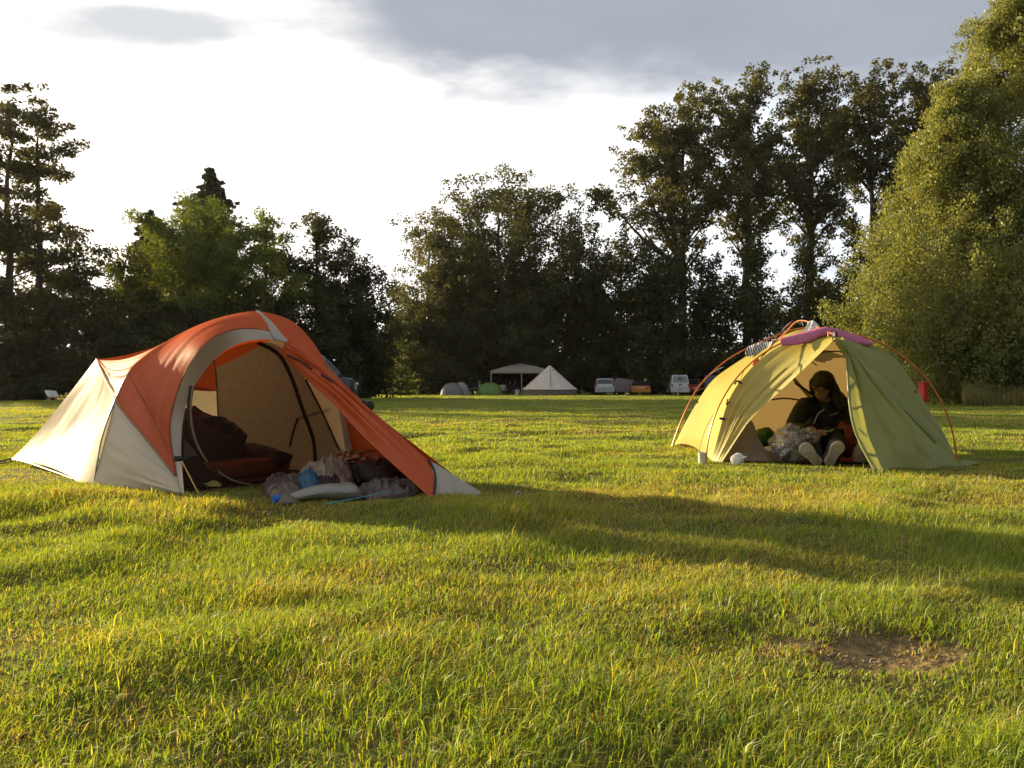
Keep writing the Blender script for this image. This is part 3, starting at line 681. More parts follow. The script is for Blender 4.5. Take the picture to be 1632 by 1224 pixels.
# tail panels
mid = lambda a, b, s: (np.array(a)+np.array(b))/2+np.array(s)
patch('tail_panel', CREAM_LIT, [pA, mid(pA, pC, (0, 0, .03)), pC], [pB, mid(pB, pE, (0, 0, -.01)), pE], [pA, pA+(pB-pA)*.33+np.array([0, 0, -.03]), pA+(pB-pA)*.7+np.array([0, 0, -.02]), pB],
      p1s(0, TE, 8), n=40, m=40, bulge=-.08, bdir=(-.7, -.7, .3), wr=.004, wfreq=4, wdir='v', seed=2)
pC2 = np.r_[C0, 0.0]
patch('tail_panel', CREAM_LIT, [pA, mid(pA, pC2, (0, 0, .03)), pC2], [pB, mid(pB, p2s(.915, .9151, 2)[0], (0, 0, 0)), p2s(.915, .9151, 2)[0]], [pA, pA+(pB-pA)*.33+np.array([0, 0, -.03]), pA+(pB-pA)*.7+np.array([0, 0, -.02]), pB],
      p2s(1, .915, 6), n=24, m=24, bulge=-.05, bdir=(.2, .9, .3), wr=.01, seed=3)
# saddle between the tail hoop and the crossing poles
def fan(apex, edge, n=26, sagk=.055, folds=.010, seed=0, kf=26):
    G = []
    for i, e in enumerate(edge):
        r = np.linspace(0, 1, n)[:, None]; p = apex+(e-apex)*r
        s = i/(len(edge)-1); w = (4*r*(1-r))
        fold = folds*np.sin(s*kf+2*vnoise(np.array([s*5]), np.array([1.0]), seed)[0]*3)*r**1.5*(1-r)**.6*2
        G.append(p+np.array([0, 0, 1.0])*(-sagk*w+fold))
    return np.array(G)
near = fan(pB, p1s(TE, TX, 60), folds=.014, kf=60)
k_ = 9
mb = MB(); mb.grid(near[:k_+1]); mb.build('shoulder_panel', CREAM, tent)
mb = MB(); mb.grid(near[k_:]); mb.build('saddle_panel', ORANGE, tent)
mb = MB(); mb.grid(fan(pB, p2s(.585, .915, 40), seed=4)); mb.build('saddle_panel', ORANGE, tent)
# far wall (seen from inside): orange above, cream below
a_ = p1s(TX, 1, 40); b_ = p2s(.585, 1, 40); G = []
for i in range(40):
    t = np.linspace(0, 1, 24)[:, None]; p = a_[i]+(b_[i]-a_[i])*t; h = i/39
    G.append(p+np.array([.48, .876, .25])*(.10*4*t*(1-t)*math.sin(math.pi*min(1, h*1.0))))
G = np.array(G)
mb = MB(); mb.grid(G[:27]); mb.build('far_roof', ORANGE, tent)
mb = MB(); mb.grid(G[26:]); mb.build('far_wall', CREAM, tent)
# stripe that frames the door
so = [(282, 759), (272, 691), (276, 652), (292, 603), (315, 561), (344, 537), (373, 526), (403, 524), (432, 529), (463, 547)]
si = [(294, 790), (289, 723), (291, 675), (300, 636), (320, 600), (347, 568), (380, 548), (412, 541), (445, 543), (466, 551)]
lean_in = lambda x, y: .30*math.sin(math.pi*min(1, max(0, (790-y)/(790-530)))**.9)*min(1, max(0, (440-x)/90))   # the wall leans inward above the ground
SO = np.array([on_u(x, y, 2.80-lean_in(x, y)) for x, y in so]); SI = np.array([on_u(x, y, 2.85-lean_in(x, y)) for x, y in si])
SOc = np.vstack([on_u(294, 791, 2.80)+np.array([-.02, 0, 0]), SO])
ribbon('door_trim', SOc, SI, SAND, tent, 44)
S1 = SO[0]; R2 = SO[8]; pQ = p1s(TQ, TQ+.0001, 2)[0]; pD = SOc[0]
seam = [pE, on_u(191, 647, 1.95), on_u(236, 702, 2.42), S1]
seam[1] = at(193, 650, 5.12); seam[2] = at(236, 702, 4.94)
patch('side_panel', CREAM, [pC, mid(pC, pD, (0, 0, .0)), pD], seam, [pC, pE], [pD, S1], n=40, m=24, bulge=.03, bdir=NN.tolist()+[.2], wr=.005, wfreq=4, wdir='u', seed=5)
patch('near_roof', ORANGE, seam, [pQ, mid(pQ, R2, (0, 0, .012)), R2], p1s(TE, TQ, 20), list(SO[:9]), n=44, m=50, bulge=.035, bdir=NN.tolist()+[.5], wr=.003, wfreq=3, wdir='v', seed=6)
def seam_line(pts, m=DARKBROWN, r=.0028, parent=None):
    mb = MB(); mb.tube(cr(pts, 30), r, 5); mb.build('seam', m, parent or tent)
RUST = plain('rust_thread', (.20, .04, .015), .7)
_o = NN.tolist()+[.3]; _o = np.array(_o)*.012
seam_line([p+_o for p in seam], RUST); seam_line([at(204, 596, 5.10), at(240, 655, 5.0)+_o, at(272, 722, 4.74)+_o], RUST)
seam_line([pB+[0, 0, .004], mid(pB, pE, (-.01, -.012, .004)), pE+[-.01, -.01, 0]], ZIP); seam_line(SO[:9]+_o*.5, RUST)
# front right: from the ridge line to the far arch
RID = [on_n(463, 547, 0), U(3.435, 0, .52), U(3.95, 0, .175), U(4.28, 0, .01)]
R0 = RID[0]; pT = RID[3]; pDf = p1s(.999, 1, 2)[1]
patch('front_panel', ORANGE, [R0, RID[1], pT], p1s(TQ, 1, 24), [R0, R2*.5+R0*.5, pQ], [pT, mid(pT, pDf, (0, 0, 0)), pDf], n=44, m=34, bulge=-.075, bdir=(.48, .87, .4), wr=.004, wfreq=3, seed=8)
ribbon('ridge_trim', [pQ+[-.012, -.004, .006], at(424, 516, 5.40), at(430, 529, 5.24), at(438, 540, 5.20)], [pQ+[.012, -.004, .006], at(434, 514, 5.42), at(449, 532, 5.26), at(465, 548, 5.22)], SAND, tent)
far = p1s(.86, 1, 16); off = np.array([-.02, -.035, 0]); fw = np.array([[.02+.13*min(1, i/9), -.06*min(1, i/9), -.02] for i in range(16)])
ribbon('inner_trim', far+off, [p+off+q for p, q in zip(far, fw)], CREAM, tent)
# near door rolled along the ridge
lo_ = [(445, 562), (484, 600), (529, 642), (575, 691), (623, 737), (660, 770), (690, 797)]
nn_ = [.05, .08, .11, .14, .17, .19, .21]
LO = [on_n(x, y, k) for (x, y), k in zip(lo_, nn_)]
UP = [R0+[0, -.012, .012], on_n(497, 574, .0), on_n(530, 601, .0), on_n(570, 636, 0), on_n(612, 672, 0), on_n(650, 706, 0), on_n(685, 737, .0)]
UP = [p+np.array([-.006, -.012, .012]) for p in UP]
door = patch('door_flap', ORANGE, LO, UP, [LO[0], UP[0]], [LO[-1], on_n(693, 765, .12), UP[-1]], n=60, m=20, bulge=.05, bdir=NN.tolist()+[.6], wr=.016, wfreq=4, wdir='u', seed=9)
UP2 = [on_n(455, 538, .0), on_n(482, 556, -.02), on_n(515, 586, -.03), on_n(545, 612, -.03), on_n(572, 633, -.01)]
LO2 = [on_n(452, 550, .05), on_n(478, 570, .055), on_n(507, 596, .06), on_n(540, 622, .05), on_n(573, 640, .03)]
patch('roll_flap', ORANGE, LO2, UP2, [LO2[0], UP2[0]], [LO2[-1], UP2[-1]], n=40, m=14, bulge=.03, bdir=NN.tolist()+[.8], wr=.01, wfreq=4, wdir='u', seed=10)
z = MB(); z.tube([on_n(458, 566, .075), on_n(478, 575, .08), on_n(497, 588, .085)], .006, 6); z.tube([on_n(513, 597, .09), on_n(522, 603, .09), on_n(530, 611, .09)], .007, 6)
z.build('dark_gap', BLACK, door)  # black tubes put in as the shaded gaps of the folded flap
bk = MB(); bk.grid(np.stack([cr([UP[-1]+[.004, 0, 0], on_n(692, 765, .12), LO[-1]+[.004, 0, 0]], 14), cr([UP[-1]+[.05, -.02, -.02], on_n(720, 770, .08), on_n(697, 801, .2)], 14),
                           cr([pT+[0, 0, .02], pT+[-.03, -.02, 0], on_n(700, 801, .19)], 14)], 0)); bk.build('beak_panel', SAND, tent)
mb = MB(); mb.tube(cr([UP[-1]+[.002, -.008, .006], on_n(692, 750, .06), on_n(694, 768, .13), LO[-1]+[.004, -.008, .012]], 14), .007, 6); mb.build('zip', DARKBROWN, tent)
mb = MB(); mb.ell(on_n(588, 648, -.02), (.03, .03, .035), (0, .6, 0), 12, 8, lump=.15); mb.tube(cr([on_n(578, 639, -.01), on_n(586, 645, -.02), on_n(592, 655, -.03)], 8), .009, 6); mb.build('toggle', BLACK, tent)
# poles under the cloth
mb = MB(); mb.tube(p1s(.01, .99, 60)-[0, 0, .012], .006, 6); mb.build('pole', STEEL, tent)
mb = MB(); mb.tube(p2s(.60, .99, 40)-[0, 0, .03], .006, 6); mb.build('pole', STEEL, tent)
# hem of the tail, stake loops
mb = MB(); mb.tube([pA, pA*.7+pC*.3+[0, 0, .012], pA*.35+pC*.65+[0, 0, .008], pC], .006, 5); mb.build('hem', DARKBROWN, tent)
mb = MB(); mb.tube([pA, pA+[-.08, -.03, -.02], pA+[-.16, -.07, -.03]], .008, 5); mb.tube([pA, pA+[.05, -.06, -.015], pA+[-.02, -.13, -.03]], .005, 5); mb.build('stake_loop', ZIP, tent)
# inner tent
IU = 2.70
on_i = lambda x, y, u: on_u(x, y, u-.42*lean_in(x, y))
inn = [on_i(293, 791, IU+.03), on_i(292, 700, IU), on_i(300, 632, IU), on_i(325, 590, IU), on_i(365, 557, IU), on_i(412, 545, IU), on_i(450, 556, IU), on_i(487, 605, IU), on_i(515, 660, IU), on_i(545, 727, IU), on_i(556, 752, IU)]
mb = MB(); cen = np.mean(inn, 0); K = cr(inn, 60); mb.add([cen]+list(K), [(0, i, i+1) for i in range(1, 60)]+[(0, 60, 1)]); inner = mb.build('inner_door', MESH, tent)
tub = [(292, 700), (306, 712), (322, 735), (345, 757), (372, 773), (400, 779), (440, 770), (500, 757), (553, 745)]
top_ = [on_i(x, y, IU+.05) for x, y in tub]; bot_ = [np.r_[p[:2], .0] for p in top_]
mb = MB(); mb.grid(np.stack([cr(bot_, 40), cr(top_, 40)], 0)); mb.build('bathtub_wall', BROWN, inner)
zl = [(308, 615), (304, 650), (308, 688), (319, 718), (336, 742), (359, 759), (381, 769), (400, 772)]
mb = MB(); mb.tube(cr([on_i(x, y, IU+.075) for x, y in zl], 40), .0062, 6); mb.build('door_zip', ZIP, inner)
mb = MB(); mb.tube(cr([on_i(x-4, y, IU+.016) for x, y in zl[:4]], 24), .009, 6)
mb.build('door_edging', DARKBROWN, inner); mb = MB()
mb.tube(cr([on_i(x, y, IU+.02) for x, y in [(412, 547), (432, 556), (449, 571), (466, 605), (479, 643), (494, 684), (500, 703), (503, 735)]], 40), .013, 6)
mb.build('door_edging', DARKBROWN, inner); mb = MB(); mb.tube(cr([on_i(x, y, IU-.3) for x, y in [(486, 640), (470, 680), (462, 712)]], 20), .008, 6)
mb.build('door_edging', DARKBROWN, inner); mb = MB(); mb.tube(cr([on_i(x, y, IU+.015) for x, y in [(487, 605), (515, 660), (545, 727)]], 20), .007, 6)
mb.build('door_edging', DARKBROWN, inner)
mb = MB(); P = [U(u, n_, .012) for u, n_ in ((.9, .2), (1.75, .45), (2.70, .66), (2.70, -.64), (1.75, -.46), (.9, -.2))]; mb.add(P, [tuple(range(6))]); mb.build('floor', BROWN, inner)
# printed dome mark and the line of small print under it
def dome_mark():
    mb = MB(); o = on_i(340, 775, IU+.08); ux = np.array([.4815*1.0, .8765*1.0])*-1*NN@np.array([1, 1])*0 if False else None
    e1 = on_i(350, 775, IU+.08)-on_i(340, 775, IU+.08); e2 = on_i(340, 765, IU+.08)-o; e1 = e1/10; e2 = e2/10
    px = lambda x, y: o+e1*(x-340)+e2*(775-y)
    for k in range(3):                                   # three nested quarter arcs, open between
        r1 = 1-k*.3; r0 = r1-.2; A = []; B = []
        for q in np.linspace(0, 1, 12):
            an = math.pi*(.98-q*.98); A.append(px(341+11*r1*math.cos(an)+3*(1-r1), 775.5-9.5*r1*math.sin(an))); B.append(px(341+11*r0*math.cos(an)+3*(1-r0), 775.5-9.5*r0*math.sin(an)))
        mb.grid(np.stack([A, B], 0))
    for k in range(4): mb.add([px(338+k*4, 774.8), px(340.6+k*4, 774.8), px(339.6+k*4, 769), px(338.6+k*4, 769.5)], [(0, 1, 2, 3)])
    mb.add([px(325, 770.8), px(331, 769.6), px(331, 771.3), px(325, 772)], [(0, 1, 2, 3)])
    mb.build('logo', YEL, inner, smooth=False)
    mb = MB(); xs = 334
    for w in (1.3, 1.5, 1.2, 1.5, 1.3, 1.5, 1.3): mb.add([px(xs, 780.5), px(xs+w, 780.5), px(xs+w*.9, 778.9), px(xs+.1, 778.9)], [(0, 1, 2, 3)]); xs += w+.55
    xs += 1.2
    for w in (1.2, 1.2): mb.add([px(xs, 780.5), px(xs+w, 780.5), px(xs+w, 778.9), px(xs, 778.9)], [(0, 1, 2, 3)]); xs += w+.6
    mb.build('print', ZIP, inner, smooth=False)
dome_mark()
# straps and guy lines
b0 = on_u(285, 731, 2.72); mb = MB(); mb.box(b0, (.05, .012, .03), rot=.2, bev=.004); mb.tube([b0+[-.02, .0, -.006], b0+[.028, -.004, .004]], .009, 6); mb.build('buckle', BLACK, tent)
mb = MB(); mb.tube([on_u(290, 735, 2.74), at(304, 762, 4.66), at(318, 790, 4.62)], .0035, 6); mb.build('guy_line', CORD_Y, tent)
mb = MB(); mb.tube(cr([on_u(294, 783, 2.86), at(303, 793, 4.63), at(311, 791, 4.6), at(322, 789, 4.6), at(330, 795, 4.6)], 20), .003, 5); mb.tube([at(318, 787, 4.61), at(319, 796, 4.62)], .004, 6); mb.build('stake_loop', STEEL, tent)
l0 = at(190, 638, 5.30); mb = MB(); mb.tube(cr([l0, at(187, 650, 5.27), at(190, 662, 5.26), at(192, 652, 5.27), at(191, 640, 5.30)], 14), .0035, 5); mb.tube([at(190, 660, 5.26), at(212, 712, 5.05), at(245, 776, 4.88)], .0026, 5); mb.build('guy_line', plain('pale_guy_cord', (.45, .36, .12), .6), tent)

# ---- things in and around the orange tent
def cloth(name, m, pts, h=.05, n=26, seed=0, amp=.03, freq=3, label=None, cat=None, group=None, fold=None):
    """crumpled cloth lying inside the outline pts (ground points), rounded edge turned under to the grass"""
    P = np.array(cr([(*p, 0) for p in pts]+[(*pts[0], 0)], 84))[:-1, :2]; c = P.mean(0); mb = MB(); rs = []
    for k, t in enumerate([1.0, 1.02, .98, .92, .84, .75, .65, .54, .43, .32, .21, .11, .04]):
        ring = []
        for p in P:
            q = c+(p-c)*t; X_, Y_ = np.array([q[0]*freq*4+seed]), np.array([q[1]*freq*4-seed])
            w = vnoise(X_, Y_, seed)[0]; rid = 1-abs(2*vnoise(X_*1.9+w*1.5, Y_*1.9, seed+3)[0]-1); rid2 = 1-abs(2*vnoise(X_*4.1, Y_*4.1+w, seed+4)[0]-1)
            zz = g(*q)+(0.004 if k == 0 else .016+(h*(1-t**2.4)*(.7+.5*w)+amp*(w-.4)+amp*.8*(rid**2-.35)+amp*.35*(rid2**2-.35))*(1 if k > 2 else .35))
            ring.append((q[0]+.008*(rid-.5), q[1], max(zz, g(*q)+.004)))
        rs.append(ring)
    mb.rings(rs); o = mb.build(name, m, None)
    return tag(o, label, cat, group)
def gp(px, py): d = CH*F/(py-HY); return ((px-CX)/F*d, d)
OLIVEBAG = plain('dark_olive_cordura', (.045, .036, .022), .75, bump=.4, scale=20)
NAVY = plain('dark_navy_nylon', (.022, .026, .034), .55, bump=.3, scale=14)
TEAL = plain('teal_nylon', (.015, .075, .12), .55, bump=.3, scale=14, var=.05)
MATORANGE = plain('rust_airbed_cloth', (.62, .19, .07), .6, bump=.2, scale=12)
DARKBAG = plain('dark_sleeping_bag_nylon', (.10, .075, .06), .5, bump=.5, scale=8)
GREYCL = plain('grey_washed_cotton', (.15, .115, .08), .85, bump=.4, scale=18, var=.05)
BEIGECL = plain('beige_washed_cotton', (.32, .25, .17), .85, bump=.4, scale=14, var=.05)
BRICK = plain('brown_red_fleece', (.085, .052, .042), .85, bump=.3, scale=20, var=.05)
TANLEATHER = plain('tan_leather', (.36, .15, .06), .6)
root = empty('sleeping_bag', U(2.0, -.05, .02)); tag(root, 'dark bundled sleeping bag heaped inside the orange tent', 'sleeping bag')
mb = MB(); mb.ell(U(1.98, .00, .22), (.40, .30, .23), (0, 0, -.5), 26, 16, lump=.16, seed=4, freq=4, flat=.02); mb.build('heap', DARKBAG, root)
mb = MB(); mb.ell(U(2.14, -.36, .10), (.40, .20, .10), (0, 0, -.5), 24, 12, lump=.15, seed=9, freq=5, flat=.02); mb.build('tail', DARKBAG, root)
mb = MB(); c = U(2.46, .02, .10); rs = []
for z_, ins in ((.02, .03), (.04, .0), (.08, 0), (.105, .012), (.115, .05)):
    ring = []
    for q in np.linspace(0, 2*math.pi, 60, endpoint=False):
        sx, sy = abs(math.cos(q))**.35*np.sign(math.cos(q)), abs(math.sin(q))**.35*np.sign(math.sin(q))
        p = U(2.32+.17*sx*(1-ins*2), -.04+.46*sy*(1-ins), 0); ring.append((p[0], p[1], z_+(.008*math.sin(sy*22) if z_ > .1 else 0)))
    rs.append(ring)
mb.rings(rs); tag(mb.build('sleeping_mat', MATORANGE), 'rust coloured sleeping mat lying behind the mesh door of the orange tent', 'sleeping mat')
cloth('cotton_sheet', BEIGECL, [gp(463, 781), gp(478, 772), gp(515, 768), gp(556, 766), gp(568, 774), gp(535, 783), gp(495, 786)], h=.13, amp=.06, seed=3, label='crumpled beige sheet lying in the porch of the orange tent', cat='sheet')
mb = MB(); p = gp(548, 768); mb.ell((p[0], p[1]+.02, .055), (.17, .13, .072), (0, 0, -.3), 24, 14, lump=.2, seed=2, freq=4, flat=0.0); root = empty('day_bag', (*p, 0)); tag(root, 'dark navy bag with a teal top beside the beige sheet', 'bag')
mb.build('body', NAVY, root); mb = MB(); mb.ell((p[0]-.06, p[1]-.03, .085), (.10, .09, .045), (0, .4, -.3), 20, 12, lump=.18, seed=8, freq=5); mb.build('lid', TEAL, root)
p = gp(596, 774); root = empty('rucksack', (*p, 0)); tag(root, 'dark olive rucksack lying in the porch under the orange door flap', 'rucksack')
mb = MB(); mb.ell((p[0], p[1]+.05, .07), (.16, .13, .080), (0, 0, .2), 26, 16, lump=.14, seed=6, freq=4, flat=0.0); mb.build('body', OLIVEBAG, root)
mb = MB(); mb.ell((p[0]+.03, p[1]-.07, .06), (.085, .04, .045), (0, 0, .1), 18, 10, lump=.1, seed=3); mb.build('pocket', OLIVEBAG, root)
mb = MB(); mb.tube(cr([(p[0]-.10, p[1]-.03, .12), (p[0]-.09, p[1]-.085, .08), (p[0]-.07, p[1]-.10, .03)], 10), .010, 6); mb.build('strap', BLACK, root); mb = MB(); mb.tube(cr([(p[0]+.02, p[1]-.05, .135), (p[0]+.05, p[1]-.02, .165), (p[0]+.09, p[1]-.03, .13)], 10), .009, 6); mb.build('strap', BLACK, root)
p = gp(640, 772); mb = MB(); mb.ell((p[0], p[1]+.07, .09), (.12, .12, .10), (0, 0, .1), 22, 12, lump=.2, seed=12, flat=0.0); tag(mb.build('stuff_bag', plain('black_bag_nylon', (.014, .013, .012), .5, bump=.3)), 'black stuff bag tucked at the right end of the porch', 'bag')
mb = MB(); mb.box(at(592, 729, 5.34), (.15, .08, .09), .15, .03); tag(mb.build('toiletry_bag', MATORANGE), 'small red brown bag behind the dark olive rucksack', 'bag')
def sandal(c, rot, label, tilt):
    root = empty('sandal', c); tag(root, label, 'sandal', None); M = Matrix.Translation(Vector(c)) @ Matrix.Rotation(rot, 4, 'Z') @ Matrix.Rotation(tilt, 4, 'X')
    mb = MB(); rs = []
    for z_ in (0, .02):
        rs.append([tuple(M @ Vector((math.cos(q)*(.045+.008*math.sin(q)), math.sin(q)*.125, z_))) for q in np.linspace(0, 2*math.pi, 24, endpoint=False)])
    mb.rings(rs); mb.build('sole', TANLEATHER, root)
    mb = MB()
    for y_ in (.055, -.02, -.075):
        pts = [M @ Vector((-.048, y_, .012)), M @ Vector((-.03, y_, .05)), M @ Vector((.03, y_, .05)), M @ Vector((.048, y_, .012))]
        mb.tube(cr(pts, 10), .009, 6)
    mb.build('strap', TANLEATHER, root)
p = at(553, 735, 5.30); sandal((p[0], p[1], p[2]), .9, 'tan sandal lying on top of the bags with its sole up', -.25)
p = at(572, 734, 5.34); sandal((p[0], p[1], p[2]), .5, 'tan sandal half hidden behind the navy bag', -.1)
cloth('fleece_jacket', BRICK, [gp(418, 782), gp(440, 772), gp(480, 776), gp(500, 788), gp(468, 798), gp(430, 796)], h=.06, amp=.04, seed=5, label='brown red clothing crumpled at the left end of the porch pile', cat='clothing')
cloth('nylon_jacket', TEAL, [gp(462, 781), gp(490, 778), gp(512, 788), gp(500, 797), gp(476, 794)], h=.085, amp=.03, seed=6, label='teal jacket crumpled between the brown clothing and the white water bag', cat='clothing')
cloth('shirt', GREYCL, [gp(424, 790), gp(450, 785), gp(478, 793), gp(470, 804), gp(440, 803)], h=.055, amp=.03, seed=8, label='grey brown shirt lying on the grass by the blue cap', cat='clothing')
cloth('towel', plain('mauve_grey_towel', (.13, .10, .088), .9, bump=.5, scale=24, var=.05), [gp(568, 785), gp(600, 776), gp(645, 777), gp(668, 788), gp(645, 796), gp(600, 797)], h=.05, amp=.05, seed=10, label='mauve grey towel crumpled in front of the dark olive rucksack', cat='towel')
cloth('trousers', plain('dark_brown_cotton', (.05, .035, .028), .85, bump=.4, scale=20), [gp(480, 771), gp(520, 768), gp(545, 777), gp(530, 788), gp(500, 787)], h=.075, amp=.04, seed=14, label='dark brown trousers crumpled in front of the beige sheet', cat='clothing')
# water bag with blue cap
a_, b_ = np.array(gp(436, 803)), np.array(gp(574, 790)); root = empty('water_bag', (*((a_+b_)/2), 0)); tag(root, 'long translucent white water bag with a blue cap lying on the grass', 'water bag')
mb = MB(); rs = []; ax = (b_-a_)/np.linalg.norm(b_-a_); nx = np.array([-ax[1], ax[0]]); Lb = np.linalg.norm(b_-a_)
for t in np.linspace(0, 1, 22):
    e_ = min(1, (1-t)*7+.12)**.5; w = (.018+.060*t**.6)*e_; hh = (.015+.040*t**.75)*e_; c = a_+ax*(.07+t*(Lb-.07)); ring = []
    for q in np.linspace(0, 2*math.pi, 18, endpoint=False):
        s = 1+.10*(vnoise(np.array([t*9+q]), np.array([q*2]), 4)[0]-.5)
        p = c+nx*math.cos(q)*w*s; ring.append((p[0], p[1], g(*p)+max(.004, .006+hh+math.sin(q)*hh*s)))
    rs.append(ring)
mb.rings(rs); mb.build('bag', fabric('milky_plastic', (.38, .35, .26), (.36, .32, .22), .35, gloss=.12, rough=.25), root)
mb = MB(); mb.tube([(*(a_+ax*.09), g(*a_)+.028), (*(a_+ax*.035), g(*a_)+.026)], .017, 12); mb.build('neck', plain('white_plastic', (.75, .73, .68), .4), root)
mb = MB(); mb.tube([(*(a_+ax*.04), g(*a_)+.026), (*(a_), g(*a_)+.024)], [.024, .023], 14); mb.build('cap', plain('blue_plastic', (.02, .12, .42), .35), root)
a_, b_ = gp(518, 811), gp(622, 800); mb = MB(); mb.tube(cr([(*a_, g(*a_)+.03), ((a_[0]+b_[0])/2, (a_[1]+b_[1])/2, g(*a_)+.045), (*b_, g(*b_)+.05)], 16), .0022, 6); tag(mb.build('turquoise_rope', plain('turquoise_cord', (.05, .42, .45), .5)), 'turquoise cord lying across the grass in front of the porch pile', 'cord')
p = gp(826, 797); mb = MB(); mb.tube(cr([(p[0]-.012, p[1], g(*p)-.02), (p[0]-.014, p[1], g(*p)+.035), (p[0]+.004, p[1], g(*p)+.048), (p[0]+.016, p[1], g(*p)+.03)], 14), .0032, 6); tag(mb.build('tent_peg', STEEL), 'hooked metal tent peg in the grass right of the orange tent', 'tent peg')

# ------------------------------------------------------------------ green tent with outside poles
LIME_LIT = fabric('lime_ripstop_lit', (.52, .43, .08), (.54, .42, .065), .34, wr=5)  # tent cloth with the warm sun's yellow put into its colour
LIME_SHADED = fabric('lime_ripstop_shaded', (.29, .31, .08), (.42, .41, .08), .32, wr=6, bump=.5)  # same tent cloth, coloured greener and darker for the shaded right side
TANW = fabric('tan_inner_cloth', (.46, .34, .17), (.45, .31, .13), .30, wr=4)
POLE = plain('orange_alloy_pole', (.62, .17, .03), .3, metal=.35)
GREYBROWN = plain('grey_brown_groundsheet', (.19, .145, .11), .65, bump=.2, scale=6)
dome = empty('dome_tent', (2.6, 7.4, g(2.6, 7.4))); tag(dome, 'yellow green tent hung under orange outside poles, right of the photo', 'tent')
def gat(px, py, d): return at(px, py, d)
back = cr([at(1075, 709, 8.15), at(1089, 680, 8.15), at(1110, 643, 8.15), at(1133, 609, 8.15), at(1160, 587, 8.15), at(1217, 551, 8.1), at(1262, 529, 8.0), at(1290, 524, 8.0), at(1330, 529, 8.0), at(1375, 553, 8.1), at(1430, 600, 8.15), at(1468, 660, 8.15), at(1492, 714, 8.15)], 60)
front = cr([at(1134, 734, 6.78), at(1146, 690, 6.78), at(1157, 649, 6.76), at(1173, 617, 6.74), at(1206, 578, 6.7), at(1245, 551, 6.66), at(1285, 538, 6.62), at(1322, 534, 6.6), at(1352, 538, 6.6), at(1394, 551, 6.62), at(1433, 577, 6.66), at(1469, 634, 6.7), at(1505, 692, 6.74), at(1524, 733, 6.78)], 60)
G = []
for t in np.linspace(0, 1, 22):
    row = back*(1-t)+front*t; s = np.linspace(0, 1, 60); w = 4*t*(1-t)
    row = row+np.stack([.055*w*np.cos(s*math.pi)*np.sin(s*math.pi)**.3, 0*s, -.05*w*np.sin(s*math.pi)+.055*w*np.exp(-s*16)+.05*w*np.exp(-(1-s)*16)], 1); G.append(row)
G = np.array(G)
mb = MB(); mb.grid(G); mb.build('body', LIME_LIT, dome)
# porch
pV = at(1330, 541, 6.16)
edgeL = [at(1150, 737, 6.66), at(1193, 673, 6.62), at(1232, 634, 6.54), at(1277, 592, 6.38), pV]
fr = front
patchg = lambda name, mt, *a, parent=None, **k: patch(name, mt, *a, parent=parent or dome, **k)
patchg('porch_panel', LIME_LIT, [front[0], edgeL[0]], [at(1322, 536, 6.5), pV], [tuple(p) for p in front[0:26:3]]+[at(1322, 536, 6.5)], edgeL, n=24, m=50, bulge=-.02, bdir=(-.8, -.5, .3), wr=.009, wfreq=3, wdir='v', seed=21)
edgeF = [pV+[.02, 0, -.01], at(1347, 561, 6.18), at(1351, 604, 6.15), at(1355, 652, 6.1), at(1363, 687, 6.05), at(1376, 715, 6.0), at(1388, 737, 5.96), at(1397, 753, 5.92)]
line = [pV+[.03, .02, .0], at(1375, 597, 6.28), at(1407, 627, 6.34), at(1446, 661, 6.42), at(1490, 705, 6.50), at(1528, 737, 6.56)]
bot = [at(1397, 753, 5.92), at(1430, 746, 6.08), at(1470, 749, 6.16), at(1505, 746, 6.34), at(1528, 740, 6.54)]
flap = patchg('door_flap', LIME_SHADED, bot, [edgeF[0], line[0]], edgeF[::-1], line[::-1], n=40, m=60, bulge=.06, bdir=(.1, -1, .2), wr=.022, wfreq=3, wdir='v', seed=23)
mb = MB(); e = cr(edgeF, 40)[4:]; mb.tube(e, [.006]*10+[.009]*16+[.014]*10, 7); mb.build('hem', LIME_SHADED, flap)
mb = MB(); mb.ell(at(1396, 752, 5.93), (.05, .04, .018), (0, .3, .3), 14, 8, lump=.2, flat=0.004); mb.build('hem_corner', plain('muddy_cloth', (.20, .15, .08), .9), flap)
right_b = [tuple(front[i]) for i in range(33, 60, 4)]+[tuple(front[59])]
patchg('porch_side', LIME_SHADED, [line[-1], front[59]], [line[0], at(1340, 538, 6.5)], line[::-1], [tuple(front[59]), *[tuple(front[i]) for i in range(56, 34, -4)], at(1340, 538, 6.5)], n=20, m=50, bulge=.02, bdir=(.6, -.7, .3), wr=.012, wfreq=3, wdir='v', seed=25)
patchg('skirt', LIME_SHADED, [at(1500, 747, 6.3), at(1530, 744, 6.4), at(1562, 738, 6.6)], [at(1500, 742, 6.5), at(1530, 734, 6.7), at(1558, 736, 6.75)], [at(1500, 747, 6.3), at(1500, 742, 6.5)], [at(1562, 738, 6.6), at(1558, 736, 6.75)], n=20, m=8, bulge=.02, bdir=(0, 0, 1), wr=.01, seed=26)
zz = cr([p+np.array([-.0, -.014, .0]) for p in line[:-1]], 40); mb = MB(); mb.grid(np.stack([zz+[.03, 0, .022], zz+[.0, -.02, 0], zz+[-.03, -.004, -.02]], 0)); mb.build('zip_cover', LIME_SHADED, dome)
patchg('porch_roof', LIME_LIT, [at(1322, 536, 6.5), at(1332, 536, 6.5), at(1340, 538, 6.5)], [pV, pV+[.015, 0, .004], pV+[.03, .02, 0]], [at(1322, 536, 6.5), pV], [at(1340, 538, 6.5), pV+[.03, .02, 0]], n=8, m=8)
